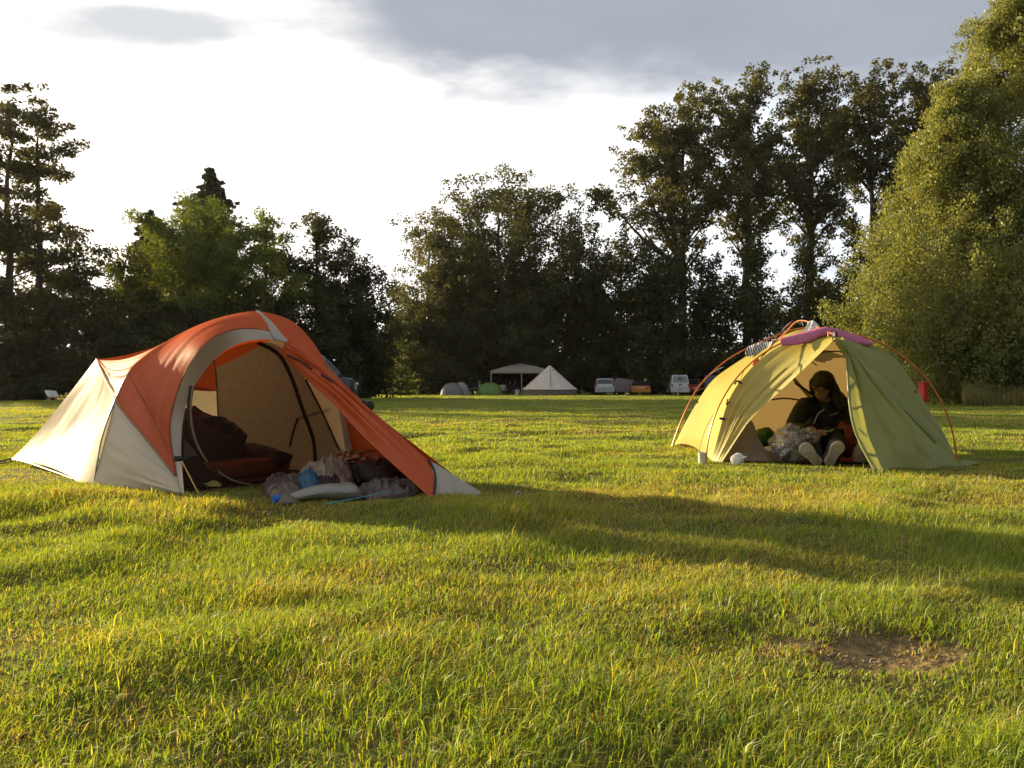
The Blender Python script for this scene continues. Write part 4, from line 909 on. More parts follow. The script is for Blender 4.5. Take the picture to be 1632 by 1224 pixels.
# inner tent
bw = cr([p+np.array([0, -.12, -.03]) for p in back[::6]], 40); mb = MB(); c0 = bw.mean(0); mb.add([c0]+list(bw), [(0, i, i+1) for i in range(1, 40)]+[(0, 40, 1)]); mb.build('inner_back', TANW, dome)
patchg('inner_wall', GREYBROWN, [at(1146, 738, 6.80), at(1200, 742, 6.66), at(1250, 742, 6.62)], [at(1184, 668, 6.92), at(1199, 672, 6.92), at(1211, 702, 6.84), at(1232, 732, 6.70), at(1243, 740, 6.64)], [at(1146, 738, 6.80), at(1184, 668, 6.92)], [at(1250, 742, 6.62), at(1243, 740, 6.64)], n=30, m=12, wr=.006, seed=28)
mb = MB(); mb.add([(*p, .012+g(*p)) for p in [(1.72, 6.75), (2.1, 6.55), (2.75, 6.5), (3.4, 6.7), (3.75, 8.1), (1.7, 8.1)]], [tuple(range(6))]); mb.build('floor', plain('dark_groundsheet', (.06, .05, .045), .7), dome)
mb = MB(); mb.tube(cr([at(1228, 637, 7.9), at(1255, 635, 7.9), at(1290, 641, 7.9)], 14), .008, 5); mb.build('seam', DARKBROWN, dome)
mb = MB(); mb.tube(cr([at(1268, 611, 6.6), at(1285, 622, 7.0), at(1300, 634, 7.4)], 12), .010, 5); mb.build('loop_strap', BLACK, dome)
a1, b1 = at(1262, 600, 7.2), at(1290, 632, 7.6); mb = MB(); mb.tube([a1, b1], .016, 5); mb.build('loop_strap', CREAM, dome)
mb = MB(); mb.tube(cr([at(1300, 562, 7.0), at(1335, 560, 7.0), at(1352, 566, 7.1)], 14), .006, 5); mb.build('seam', DARKBROWN, dome)
# poles
hoop_b = cr([(2.49-.97*math.cos(q)*1.0, 6.64-.05*q/math.pi, g(2.5, 6.6)-.01+1.035*math.sin(q)) for q in np.linspace(0, math.pi, 25)], 70)
mb = MB(); mb.tube(hoop_b, .0066, 8); mb.build('pole', POLE, dome)
hoop_a = cr([at(1071, 711, 8.3), at(1082, 680, 8.3), at(1095, 650, 8.3), at(1111, 620, 8.3), at(1130, 598, 8.3), at(1158, 574, 8.3), at(1187, 557, 8.3), at(1222, 541, 8.25), at(1262, 526, 8.2), at(1300, 522, 8.2), at(1345, 530, 8.25), at(1390, 556, 8.3), at(1430, 595, 8.3), at(1468, 655, 8.3), at(1490, 713, 8.3)], 70)
mb = MB(); mb.tube(hoop_a, .0072, 8); mb.build('pole', POLE, dome)
ridge = cr([at(1216, 566, 8.3), at(1232, 549, 8.0), at(1250, 532, 7.8), at(1266, 515, 7.55), at(1276, 511, 7.4), at(1288, 513, 7.2), at(1300, 520, 6.95), at(1312, 527, 6.65), at(1333, 534, 6.17)], 50)
mb = MB(); mb.tube(ridge, .0066, 8); mb.build('pole', POLE, dome)
mb = MB(); mb.box(at(1331, 533, 6.16), (.022, .04, .04), .3, .006); mb.tube(cr([at(1328, 536, 6.16), at(1327, 542, 6.15), at(1332, 543, 6.15), at(1334, 538, 6.16)], 10), .004, 5); mb.build('clip', BLACK, dome)
mb = MB(); mb.tube([at(1320, 530, 6.3), at(1320, 537, 6.28)], .005, 5); mb.build('clip', POLE, dome)
def tie(*pts, r=.0035, m=BLACK):
    mb = MB(); mb.tube(cr(list(pts), 10), r, 5); mb.build('tie', m, dome)
tie(at(1130, 598, 8.3), at(1142, 590, 8.25), at(1153, 585, 8.18), m=STEEL); tie(at(1108, 625, 8.3), at(1118, 620, 8.2), at(1126, 618, 8.15))
tie(at(1100, 640, 8.3), at(1108, 655, 8.2), at(1112, 640, 8.12), r=.006); tie(at(1148, 667, 6.68), at(1155, 668, 6.74), r=.011); tie(at(1160, 636, 6.68), at(1158, 645, 6.72), at(1163, 640, 6.73), r=.006)
tie(at(1171, 612, 6.66), at(1175, 607, 6.7), at(1182, 611, 6.72), r=.008); tie(at(1186, 590, 6.66), at(1180, 605, 6.7), at(1176, 612, 6.72), r=.0025)
tie(at(1278, 513, 7.4), at(1280, 519, 7.38), m=STEEL); tie(at(1110, 735, 6.7), at(1122, 690, 6.75), at(1137, 660, 6.75), r=.002)
tie(at(1460, 623, 6.6), at(1457, 628, 6.66), r=.01, m=GREYCL); tie(at(1092, 668, 8.2), at(1078, 690, 8.25), r=.002, m=STEEL)
# ---- things on and around the green tent
PINK = plain('mauve_pink_towelling', (.55, .16, .25), .9, bump=.7, scale=70)
def drape(name, m, rows, label, cat, n=40, seed=0, amp=.002):
    Rr = np.array([cr(r, n) for r in rows]); Gf = np.array([cr(list(Rr[:, j]), 16) for j in range(n)]).transpose(1, 0, 2)
    x, y = np.meshgrid(np.linspace(0, 9, n), np.linspace(0, 4, 16)); Gf[:, :, 1] += amp*(vnoise(x, y, seed)-.5)*2; Gf[:, :, 2] += amp*(vnoise(x*1.3+4, y, seed+2)-.5)
    mb = MB(); mb.grid(Gf); return tag(mb.build(name, m, None, solid=.004), label, cat)
drape('beach_towel', PINK, [[at(1246, 551, 6.5), at(1271, 549.5, 6.5), at(1293, 543, 6.5), at(1311, 535, 6.5), at(1333, 537, 6.5), at(1352, 546, 6.5), at(1373, 550, 6.52), at(1389, 549.5, 6.54)],
      [at(1243, 540, 6.56), at(1268, 533, 6.58), at(1293, 526, 6.58), at(1310, 522, 6.56), at(1325, 522.5, 6.56), at(1345, 528, 6.57), at(1373, 537.5, 6.58), at(1393, 546, 6.6)],
      [at(1252, 541, 6.9), at(1275, 536, 6.95), at(1300, 530, 6.95), at(1312, 527, 6.92), at(1325, 528, 6.92), at(1345, 533, 6.95), at(1372, 543, 6.95), at(1388, 551, 6.9)]], 'mauve pink towel draped along the front pole at the peak of the green tent', 'towel', n=60, seed=3)
def stripes():
    m, nt, n, l = mat('striped_cotton'); tc = n.new('ShaderNodeTexCoord'); mp = n.new('ShaderNodeMapping'); mp.inputs['Rotation'].default_value = (0, .5, .4)
    w = n.new('ShaderNodeTexWave'); w.inputs['Scale'].default_value = 16; w.inputs['Distortion'].default_value = 2.5; l.new(tc.outputs['Object'], mp.inputs[0]); l.new(mp.outputs[0], w.inputs['Vector'])
    b = n.new('ShaderNodeBsdfPrincipled'); l.new(tint(n, l, w.outputs['Fac'], (.04, .04, .07), (.62, .55, .47), .42, .5), b.inputs['Base Color']); b.inputs['Roughness'].default_value = .9; out(n, l, b.outputs[0]); return m
drape('striped_shirt', stripes(), [[at(1187, 569, 7.9), at(1205, 566, 7.9), at(1222, 556, 7.9), at(1232, 549, 7.9)], [at(1190, 556, 8.0), at(1204, 549, 8.05), at(1218, 546, 8.05), at(1235, 543, 8.0)], [at(1200, 556, 8.4), at(1208, 553, 8.4), at(1222, 549, 8.4), at(1236, 547, 8.4)]], 'dark and white striped shirt drying on the roof of the green tent', 'clothing', seed=7, amp=.03)
drape('white_cloth', plain('white_cotton', (.72, .66, .58), .9, bump=.3, scale=30), [[at(1282, 528, 6.9), at(1292, 526, 6.9), at(1303, 524, 6.9)], [at(1288, 514, 7.1), at(1296, 512, 7.1), at(1304, 519, 7.0)], [at(1292, 518, 7.5), at(1300, 517, 7.5), at(1306, 523, 7.4)]], 'white cloth lying at the very top of the green tent', 'cloth', seed=9, amp=.015)
pth = cr([at(1263, 513, 7.45), at(1250, 522, 7.5), at(1244, 533, 7.5), at(1238, 541, 7.3), at(1226, 556, 6.95), at(1214, 568, 6.8)], 30); root = empty('lanyard_strap', pth[-1]); tag(root, 'dark purple strap with an orange end hanging over the poles of the green tent', 'strap')
mb = MB(); mb.grid(np.stack([pth+[.012, 0, .016], pth, pth+[-.012, 0, -.02]], 0)); mb.build('webbing', plain('purple_webbing', (.13, .05, .07), .8), root, solid=.004)
mb = MB(); mb.ell(at(1205, 577, 6.78), (.035, .02, .02), (0, -.7, 0), 12, 8, lump=.15); mb.build('end_tab', plain('orange_red_plastic', (.6, .09, .03), .5), root)
ENAMEL = plain('white_enamel', (.78, .75, .68), .25, var=.04)
p = gp(1178, 744); root = empty('enamel_mug', (*p, g(*p))); tag(root, 'white enamel mug tipped over on the grass before the green tent', 'mug')
zc = g(*p)+.052
M_ = Matrix.Translation(Vector((p[0]-.02, p[1], zc))) @ Matrix.Rotation(R(-38), 4, 'Z') @ Matrix.Rotation(R(-84), 4, 'X') @ Matrix.Rotation(R(-15), 4, 'Z') @ Matrix.Scale(.86, 4)
mb = MB(); mb.rings([[tuple(M_ @ Vector((r*math.cos(q), r*math.sin(q), h))) for q in np.linspace(0, 2*math.pi, 24, endpoint=False)] for r, h in ((.0, -.035), (.035, -.035), (.044, -.03), (.047, .0), (.047, .045), (.049, .048), (.045, .046), (.043, 0), (.04, -.028), (0, -.028))], cap=False); mb.build('cup', ENAMEL, root)
mb = MB(); mb.tube(cr([tuple(M_ @ Vector((.044, 0, .03))), tuple(M_ @ Vector((.066, .0, .05))), tuple(M_ @ Vector((.082, 0, .02))), tuple(M_ @ Vector((.07, 0, -.012))), tuple(M_ @ Vector((.046, 0, -.012)))], 16), .006, 7); mb.build('handle', ENAMEL, root)
p = gp(1119, 738.5); mb = MB(); mb.lathe((p[0], p[1], g(*p)), [(.0, 0), (.027, 0), (.029, .01), (.031, .085), (.033, .088), (.029, .086), (.026, .02), (0, .018)], 20); tag(mb.build('paper_cup', plain('white_card', (.72, .66, .55), .6, var=.05)), 'white cup standing at the foot of the front pole of the green tent', 'cup')
mb = MB(); mb.ell(at(1219, 697, 7.3), (.10, .09, .085), (0, 0, .4), 18, 10, lump=.12, seed=2); tag(mb.build('green_pouch', plain('dark_green_nylon', (.015, .075, .02), .5, bump=.3)), 'dark green pouch inside the green tent behind the plastic bag', 'pouch')
mb = MB(); mb.ell(at(1350, 700, 7.0), (.12, .12, .14), (0, 0, .2), 20, 12, lump=.22, seed=6, freq=4); tag(mb.build('red_garment', plain('rust_red_fleece', (.26, .05, .02), .85, bump=.4)), 'rust red garment beside the seated woman inside the green tent', 'clothing')
mb = MB(); mb.box(at(1352, 733, 6.75), (.12, .07, .035), .2, .012); tag(mb.build('red_box', plain('red_plastic', (.55, .05, .02), .4)), 'small red box on the tent floor right of the shoes', 'box')
mb = MB(); mb.ell(at(1374, 728, 6.7), (.07, .06, .13), (0, .3, .2), 18, 10, lump=.25, seed=8, freq=4); tag(mb.build('crumpled_cloth', BEIGECL), 'crumpled beige cloth behind the green door flap', 'cloth')

# ------------------------------------------------------------------ people
SKIN = plain('skin', (.36, .18, .11), .5, var=.06)
HAIR = plain('dark_brown_hair', (.018, .011, .008), .45, var=.4, scale=60, bump=.5)
BLACKF = plain('black_softshell', (.012, .011, .011), .7, bump=.3, scale=16)
DENIM = plain('dark_denim', (.02, .02, .026), .8, bump=.3, scale=22)
def taper(mb, pts, rad, n=12):
    P = np.array(pts, float); L = np.r_[0, np.cumsum(np.linalg.norm(np.diff(P, axis=0), axis=1))]
    mb.tube(cr(pts, len(pts)*4), np.interp(np.linspace(0, L[-1], len(pts)*4), L, rad), n); return mb
def ball(mb, p, r): return mb.ell(p, (r, r, r), n=12, m=8)
def woman():
    root = empty('person', (2.64, 7.2, g(2.64, 7.2))); tag(root, 'woman with long dark hair, glasses and black jacket sitting in the green tent', 'person')
    head = at(1311, 617, 7.08); fwd = np.array([-.66, -.62, -.42]); fwd /= np.linalg.norm(fwd); rgt = np.cross(fwd, [0, 0, 1]); rgt /= np.linalg.norm(rgt); upv = np.cross(rgt, fwd)
    H = lambda f, r, u: head+fwd*f+rgt*r+upv*u
    neck = at(1317, 642, 7.16); chest = at(1315, 668, 7.22); pel = np.array([2.66, 7.36, .13])
    sL, sR = at(1284, 648, 7.16), at(1346, 647, 7.22); eL, eR = at(1264, 682, 7.02), at(1343, 690, 7.0); hL, hR = at(1289, 685, 6.80), at(1312, 690, 6.80)
    kL, kR = at(1293, 703, 6.86), at(1331, 703, 6.86); fL, fR = at(1301, 736, 6.50), at(1325, 736, 6.50)
    hipL, hipR = pel+[-.09, -.02, -.01], pel+[.09, -.02, -.01]
    b = MB()
    b.ell(H(-.012, 0, .018), (.079, .079, .092), n=18, m=12); 
    taper(b, [H(.015, 0, -.01), H(.045, 0, -.075)], [.066, .040]); b.ell(H(.05, 0, -.088), (.024, .024, .018)); b.ell(H(.03, 0, -.03), (.058, .058, .07))
    taper(b, [H(.078, 0, .012), H(.098, 0, -.026)], [.008, .0135]); b.ell(H(.092, .009, -.03), (.008, .008, .006)); b.ell(H(.092, -.009, -.03), (.008, .008, .006))
    b.tube([H(.082, -.018, -.052), H(.090, 0, -.051), H(.082, .018, -.052)], [.005, .0085, .005], 7); b.tube([H(.078, -.015, -.062), H(.086, 0, -.062), H(.078, .015, -.062)], [.005, .009, .005], 7)
    for s in (-1, 1): b.ell(H(.066, s*.030, .016), (.014, .014, .010)); b.tube([H(.070, s*.046, .030), H(.080, s*.018, .030)], .007, 6); b.ell(H(-.005, s*.078, -.008), (.016, .010, .026))
    taper(b, [H(-.01, 0, -.05), neck, neck+[0, .02, -.06]], [.048, .05, .07]); taper(b, [neck+[0, .02, -.06], chest, pel], [.11, .125, .135], 16)
    for s_, e_, h_, sg in ((sL, eL, hL, 1), (sR, eR, hR, -1)):
        taper(b, [chest*.4+s_*.6, s_, e_, h_], [.06, .05, .038, .026])
        d = h_-e_; d /= np.linalg.norm(d); w = np.cross(d, [0, 0, 1]); w /= np.linalg.norm(w); q = np.cross(w, d)
        b.ell(h_+d*.035, (.036, .036, .022)); taper(b, [h_, h_+d*.06], [.026, .03])
        for k, (o, L) in enumerate(((-.026, .052), (-.009, .064), (.009, .06), (.025, .048))):
            p0 = h_+d*.065+w*o; b.tube([p0-d*.02, p0+d*L*.5-q*.006, p0+d*L*.75-q*.026, p0+d*L*.6-q*.045], [.0095, .009, .0085, .007], 8)
        b.tube([h_+d*.02+w*.026*sg, h_+d*.045+w*.048*sg-q*.008, h_+d*.075+w*.046*sg-q*.018], [.011, .010, .008], 8)
    for hp, k_, f_ in ((hipL, kL, fL), (hipR, kR, fR)): taper(b, [hp, k_, f_], [.08, .054, .038])
    b.build('body', SKIN, root, remesh=.0052, relax=3)
    for s in (-1, 1):
        e = MB(); e.ell(H(.0765, s*.030, .015), (.0095, .0095, .006)); e.build('eye', plain('eye_white', (.5, .46, .42), .2), root)
    j = MB(); taper(j, [neck+[0, .01, .015], neck+[0, .01, -.03], neck+[0, .03, -.065], chest, pel+[0, 0, .06], pel], [.070, .082, .135, .160, .17, .17], 18)
    for s_, e_, h_ in ((sL, eL, hL), (sR, eR, hR)): taper(j, [chest*.35+s_*.65, s_, e_, e_*.25+h_*.75, e_*.05+h_*.95], [.085, .082, .066, .048, .044], 14); ball(j, s_, .083); ball(j, e_, .064)
    j.build('jacket', BLACKF, root, remesh=.008, relax=4)
    w = MB(); w.tube([at(1312, 687, 6.77), at(1320, 687.5, 6.78), at(1328, 685, 6.82)], .006, 6); w.build('cuff_stripe', plain('pale_piping', (.6, .55, .48), .6), root)
    w = MB(); w.tube(cr([at(1314, 652, 7.0), at(1303, 661, 6.99), at(1297, 675, 6.96)], 14), .0032, 5); w.build('jacket_zip', plain('pale_piping', (.6, .55, .48), .6), root)
    t = MB()
    for hp, k_, f_ in ((hipL, kL, fL), (hipR, kR, fR)): taper(t, [hp+[0, .06, 0], hp, k_, k_*.3+f_*.7, f_*.96+k_*.04], [.11, .105, .075, .06, .054], 14); ball(t, k_, .074)
    t.ell(pel, (.18, .14, .12)); t.build('trousers', DENIM, root, remesh=.009, relax=4)
    hr = MB(); hr.ell(H(-.028, 0, .035), (.098, .098, .100), n=18, m=12)
    hr.ell(H(-.05, 0, -.03), (.088, .088, .09)); 
    for s, dx in ((1, 0), (-1, 0)):
        taper(hr, [H(.0, s*.070, .06), H(-.02, s*.090, -.02), H(-.03, s*.085, -.12)+[.0, 0, -.0], H(-.05, s*.10, -.2)+[.02, 0, -.02]], [.035, .040, .044, .022])
    taper(hr, [H(-.09, 0, .02), H(-.10, 0, -.1), at(1338, 640, 7.16), at(1346, 668, 7.12)], [.07, .08, .065, .025]); taper(hr, [H(-.06, -.06, -.05), at(1333, 634, 7.06), at(1340, 655, 7.04)], [.05, .05, .02])
    taper(hr, [H(.04, .05, .09), H(.02, .078, .05), H(.0, .085, 0)], [.018, .022, .02]); taper(hr, [H(.04, -.05, .09), H(.02, -.078, .05), H(.0, -.085, 0)], [.018, .022, .02])
    hr.build('hair', HAIR, root, remesh=.007, relax=3)
    gl = MB()
    for s in (-1, 1):
        ring = [H(.094, s*.031+.023*math.cos(q), .014+.018*math.sin(q)) for q in np.linspace(0, 2*math.pi, 17)]; gl.tube(ring, .0028, 5); gl.tube([H(.094, s*.054, .018), H(.05, s*.078, .016), H(.0, s*.083, .01)], .0028, 5)
    gl.tube([H(.094, -.008, .018), H(.097, 0, .021), H(.094, .008, .018)], .0028, 5); gl.build('glasses', BLACK, root)
    SOLE = plain('worn_cream_sole', (.50, .42, .30), .85, bump=.5, scale=40, var=.2)
    for (hx, hy), (tx, ty), roll in (((1305, 741), (1281, 712), 0), ((1321, 741), (1339, 708), 0)):
        heel = at(hx, hy-2, 6.44); toe = at(tx, ty, 6.36); ax = toe-heel; Ln = np.linalg.norm(ax); ax /= Ln; nrm = np.array([0, -1.0, -.25]); nrm -= ax*(nrm@ax); nrm /= np.linalg.norm(nrm); wd = np.cross(ax, nrm)
        prof = [(-.06, .012), (-.02, .034), (.15, .040), (.35, .036), (.55, .043), (.78, .052), (.95, .042), (1.06, .016)]
        lft = [heel+ax*Ln*t+wd*w_ for t, w_ in prof]; rgt_ = [heel+ax*Ln*t-wd*w_ for t, w_ in prof][::-1]; outl = cr(lft+rgt_+[lft[0]], 44)[:-1]
        shoe = MB(); c = outl.mean(0); anc = heel-nrm*.07+ax*.03
        shoe.rings([[p-nrm*.018 for p in outl], [c+(p-c)*1.02-nrm*.035 for p in outl], [c+(p-c)*.93-nrm*.075 for p in outl], [c+(p-c)*.6-nrm*.10-ax*.02 for p in outl], [c+(p-c)*.3-nrm*.11-ax*.04 for p in outl]])
        so_ = shoe.build('shoe', plain('dark_canvas_shoe', (.06, .05, .045), .8), root)
        s2 = MB(); s2.rings([[c+(p-c)*.97 for p in outl], [c+(p-c)*1.03-nrm*.004 for p in outl], [c+(p-c)*1.03-nrm*.02 for p in outl]]); s2.build('sole', SOLE, so_)
woman()
# transparent plastic bag before her
PLASTIC = sheer('clear_plastic', (.42, .37, .31), .34, .16)
root = empty('plastic_bag', at(1260, 738, 6.66)); tag(root, 'crumpled clear plastic bag of food before the seated woman', 'plastic bag')
mb = MB(); mb.ell(at(1258, 708, 6.66), (.155, .11, .145), (0, .25, .2), 34, 24, lump=.22, seed=14, freq=4, flat=.01); mb.build('film', PLASTIC, root)
mb = MB(); mb.ell(at(1290, 694, 6.62), (.075, .06, .05), (0, .5, .2), 20, 12, lump=.35, seed=15, freq=6); mb.build('neck', PLASTIC, root)
mb = MB(); mb.ell(at(1262, 703, 6.70), (.07, .06, .06), (0, .5, 0), 16, 10, lump=.15); mb.build('bread', plain('bread_crust', (.45, .2, .06), .8), root)
mb = MB(); mb.ell(at(1245, 720, 6.68), (.08, .06, .05), (0, .2, 0), 16, 10, lump=.2, seed=5); mb.build('packet', plain('grey_blue_packet', (.20, .22, .26), .4), root)
mb = MB(); mb.ell(at(1268, 690, 6.72), (.07, .06, .035), (0, .3, 0), 16, 10, lump=.2, seed=6); mb.build('packet', plain('green_packet', (.14, .16, .04), .5), root)

def sitter(loc, rot, label, top, hairc, legs=(.025, .025, .035), s=1.0, group=None):
    root = empty('person', (*loc, g(*loc))); tag(root, label, 'person', group); M = Matrix.Translation(Vector((*loc, g(*loc)))) @ Matrix.Rotation(rot, 4, 'Z') @ Matrix.Scale(s, 4)
    P = lambda x, y, z: np.array(M @ Vector((x, y, z)))
    b = MB(); b.ell(P(0, -.02, 1.17), (.085, .095, .115)); b.ell(P(0, -.11, 1.15), (.02, .02, .025)); taper(b, [P(0, 0, 1.1), P(0, .02, .98), P(0, .03, .8), P(0, .03, .47)], [.05, .09, .14, .14])
    for q in (-1, 1):
        taper(b, [P(q*.08, .02, .95), P(q*.19, .02, .93), P(q*.23, -.05, .66), P(q*.12, -.28, .60)], [.06, .055, .045, .032]); b.ell(P(q*.10, -.34, .60), (.04, .04, .03))
        for k in range(4): b.tube([P(q*(.075+.017*k), -.36, .60), P(q*(.075+.017*k), -.42, .585)], .009, 5)
        taper(b, [P(q*.1, .0, .47), P(q*.13, -.42, .50), P(q*.14, -.48, .08), P(q*.14, -.60, .05)], [.09, .07, .045, .035])
    b.build('body', SKIN, root, remesh=.02, relax=3)
    j = MB(); taper(j, [P(0, .02, 1.01), P(0, .02, .93), P(0, .03, .75), P(0, .03, .48)], [.075, .14, .17, .17], 16)
    for q in (-1, 1): taper(j, [P(q*.08, .02, .94), P(q*.19, .02, .93), P(q*.235, -.05, .66), P(q*.14, -.23, .61)], [.08, .075, .06, .048])
    j.build('jacket', plain('jacket_%d' % int(top[0]*1e4+top[2]*1e3), top, .8), root, remesh=.022, relax=3)
    t = MB()
    for q in (-1, 1): taper(t, [P(q*.1, .05, .47), P(q*.13, -.42, .51), P(q*.14, -.48, .10)], [.11, .085, .06])
    t.build('trousers', plain('dark_trousers', legs, .8), root, remesh=.024, relax=3)
    h = MB(); h.ell(P(0, .01, 1.20), (.10, .105, .11)); h.ell(P(0, .06, 1.12), (.085, .05, .10)); h.build('hair', plain('hair_%d' % int(hairc[0]*1e4), hairc, .6), root, remesh=.02, relax=2)
CHAIRFAB = plain('dark_chair_canvas', (.03, .03, .035), .8)
def camp_chair(loc, rot, label, fab=CHAIRFAB, z0=None, group=None):
    root = empty('camp_chair', (*loc, g(*loc))); tag(root, label, 'camp chair', group); M = Matrix.Translation(Vector((*loc, g(*loc)))) @ Matrix.Rotation(rot, 4, 'Z'); P = lambda x, y, z: np.array(M @ Vector((x, y, z)))
    mb = MB(); mb.grid([[P(-.26, y, z), P(0, y, z-.03), P(.26, y, z)] for y, z in ((-.25, .44), (0, .40), (.22, .40))]); mb.build('seat', fab, root, solid=.012)
    mb = MB(); mb.grid([[P(-.26, y, z), P(0, y+.03, z), P(.26, y, z)] for y, z in ((.22, .42), (.29, .68), (.34, .92))]); mb.build('backrest', fab, root, solid=.012)
    for q in (-1, 1):
        for y0, y1 in ((-.27, .28), (.30, -.26)):
            mb = MB(); mb.tube([P(q*.27, y0, .0), P(q*.27, y1, .46)], .012, 6); mb.build('leg', STEEL, root)
        mb = MB(); mb.tube([P(q*.27, .24, .42), P(q*.27, .35, .93)], .012, 6); mb.build('back_post', STEEL, root)
        mb = MB(); mb.tube([P(q*.28, -.26, .62), P(q*.28, .27, .62)], .016, 6); mb.build('armrest', BLACK, root)

# ------------------------------------------------------------------ far camp
def fx(px, d): return ((px-CX)/F*d, d)
CANVAS = fabric('beige_canvas', (.78, .66, .53), (.4, .3, .2), .12)
GAZ = fabric('grey_beige_canopy', (.44, .38, .30), (.3, .25, .18), .2)
GREYT = fabric('grey_tent_cloth', (.20, .18, .165), (.16, .14, .12), .15)
GREENT = fabric('green_tent_cloth', (.14, .27, .035), (.16, .3, .03), .25)
x, y = fx(876, 74); root = empty('bell_tent', (x, y, g(x, y))); tag(root, 'beige canvas bell tent with a pointed top, right of the open canopy', 'tent')
zt = g(x, y); prof = [(2.38, .0), (2.36, .48)]; mb = MB(); n_ = 28
mb.rings([[(x+r*math.cos(q), y+r*math.sin(q), zt+h) for q in np.linspace(0, 2*math.pi, n_, endpoint=False)] for r, h in prof], cap=False); mb.build('side_wall', plain('brown_canvas', (.20, .145, .11), .9), root)
mb = MB(); rs = []
for t in np.linspace(0, 1, 10):
    rs.append([(x+(2.44*(1-t)+.06*t)*(1-.10*4*t*(1-t)*(.6+.4*math.cos(q*14)))*math.cos(q), y+(2.44*(1-t)+.06*t)*(1-.10*4*t*(1-t)*(.6+.4*math.cos(q*14)))*math.sin(q), zt+.47+2.10*t) for q in np.linspace(0, 2*math.pi, 56, endpoint=False)])
mb.rings(rs); rf = mb.build('roof', CANVAS, root)
mb = MB(); mb.tube([(x, y, zt+2.5), (x, y, zt+2.68)], .03, 8); mb.build('pole_tip', DARKBROWN, root)
mb = MB(); mb.ell((x+.25, y-.42, zt+2.12), (.09, .05, .10)); mb.build('vent', DARKBROWN, root)
mb = MB(); mb.grid([[(x-.02, y-2.30, zt+.75), (x+.06, y-2.30, zt+.75)], [(x-.0, y-.25, zt+2.40), (x+.04, y-.25, zt+2.40)]]); mb.build('door_seam', plain('seam_tape', (.3, .23, .17), .9), root)
mb = MB(); mb.box((x+1.0, y-2.22, zt+.26), (.8, .03, .22)); mb.build('wall_window', plain('grey_mesh', (.16, .15, .16), .8), root)
for q in (-2.9, -2.4, -.75, -.25, .3):
    mb = MB(); mb.tube([(x+2.42*math.cos(q), y+2.42*math.sin(q), zt+.5), (x+4.0*math.cos(q), y+4.0*math.sin(q), zt)], .012, 5); mb.build('guy_line', GREYCL, root)
# canopy
x, y = fx(830, 79); zt = g(x, y); root = empty('canopy', (x, y, zt)); tag(root, 'open sided grey beige party canopy on thin legs, left of the bell tent', 'canopy')
mb = MB(); W = 2.75
rs = [[(x+a*W*k, y+b*W*k, zt+h) for a, b in ((-1, -1), (1, -1), (1, 1), (-1, 1))] for k, h in ((1, 1.95), (1.005, 2.16), (.5, 2.60), (.03, 2.92))]
mb.rings(rs, cap=False); mb.build('canopy_roof', GAZ, root, smooth=False)
for a, b in ((-1, -1), (1, -1), (1, 1), (-1, 1), (0.02, -1)):
    mb = MB(); mb.tube([(x+a*(W-.05), y+b*(W-.05), zt), (x+a*(W-.05), y+b*(W-.05), zt+2.0)], .045 if b == -1 else .03, 8); mb.build('leg', GAZ if a == .02 else STEEL, root)
# small tents
def far_dome(px, d, rx, ry, h, m, label, hump=None):
    x, y = fx(px, d); zt = g(x, y); root = empty('dome_tent', (x, y, zt)); tag(root, label, 'tent')
    mb = MB(); rs = []
    for t in np.linspace(0, .97, 10):
        k = math.cos(t*math.pi/2)**.85; rs.append([(x+rx*k*math.copysign(abs(math.cos(q))**.75, math.cos(q)), y+ry*k*math.copysign(abs(math.sin(q))**.75, math.sin(q)), zt+h*math.sin(t*math.pi/2)**1.05) for q in np.linspace(0, 2*math.pi, 28, endpoint=False)])
    mb.rings(rs); mb.build('flysheet', m, root)
    if hump:
        mb = MB(); dx, r2, h2 = hump; rs = []
        for t in np.linspace(0, .97, 9):
            k = math.cos(t*math.pi/2); rs.append([(x+dx+r2*k*math.cos(q), y+.5+ry*.9*k*math.sin(q), zt+h2*math.sin(t*math.pi/2)) for q in np.linspace(0, 2*math.pi, 24, endpoint=False)])
        mb.rings(rs); mb.build('porch', plain('pale_grey_tent_cloth', (.30, .27, .24), .8), root)
    for a in (.6, -.6):
        mb = MB(); mb.tube([(x+rx*math.cos(q)*1.0, y+ry*a*(1-math.sin(q))-.03, zt+.01+h*math.sin(q)*1.02) for q in np.linspace(.02, math.pi-.02, 16)], .016, 5); mb.build('pole', GREYCL, root)
    mb = MB(); mb.grid([[(x-.18, y-ry*.75, zt+h*.62), (x+.20, y-ry*.75, zt+h*.62)], [(x-.1, y-ry*.45, zt+h*.93), (x+.12, y-ry*.45, zt+h*.93)]]); mb.build('vent_flap', plain('dark_green_grey', (.05, .07, .03), .8), root)
far_dome(721, 74, 1.05, 1.2, 1.08, GREYT, 'small grey dome tent far away, leftmost of the distant tents', hump=(.75, .72, 1.16))
far_dome(781, 75, 1.15, 1.2, 1.06, GREENT, 'small bright green dome tent far away in front of the canopy')
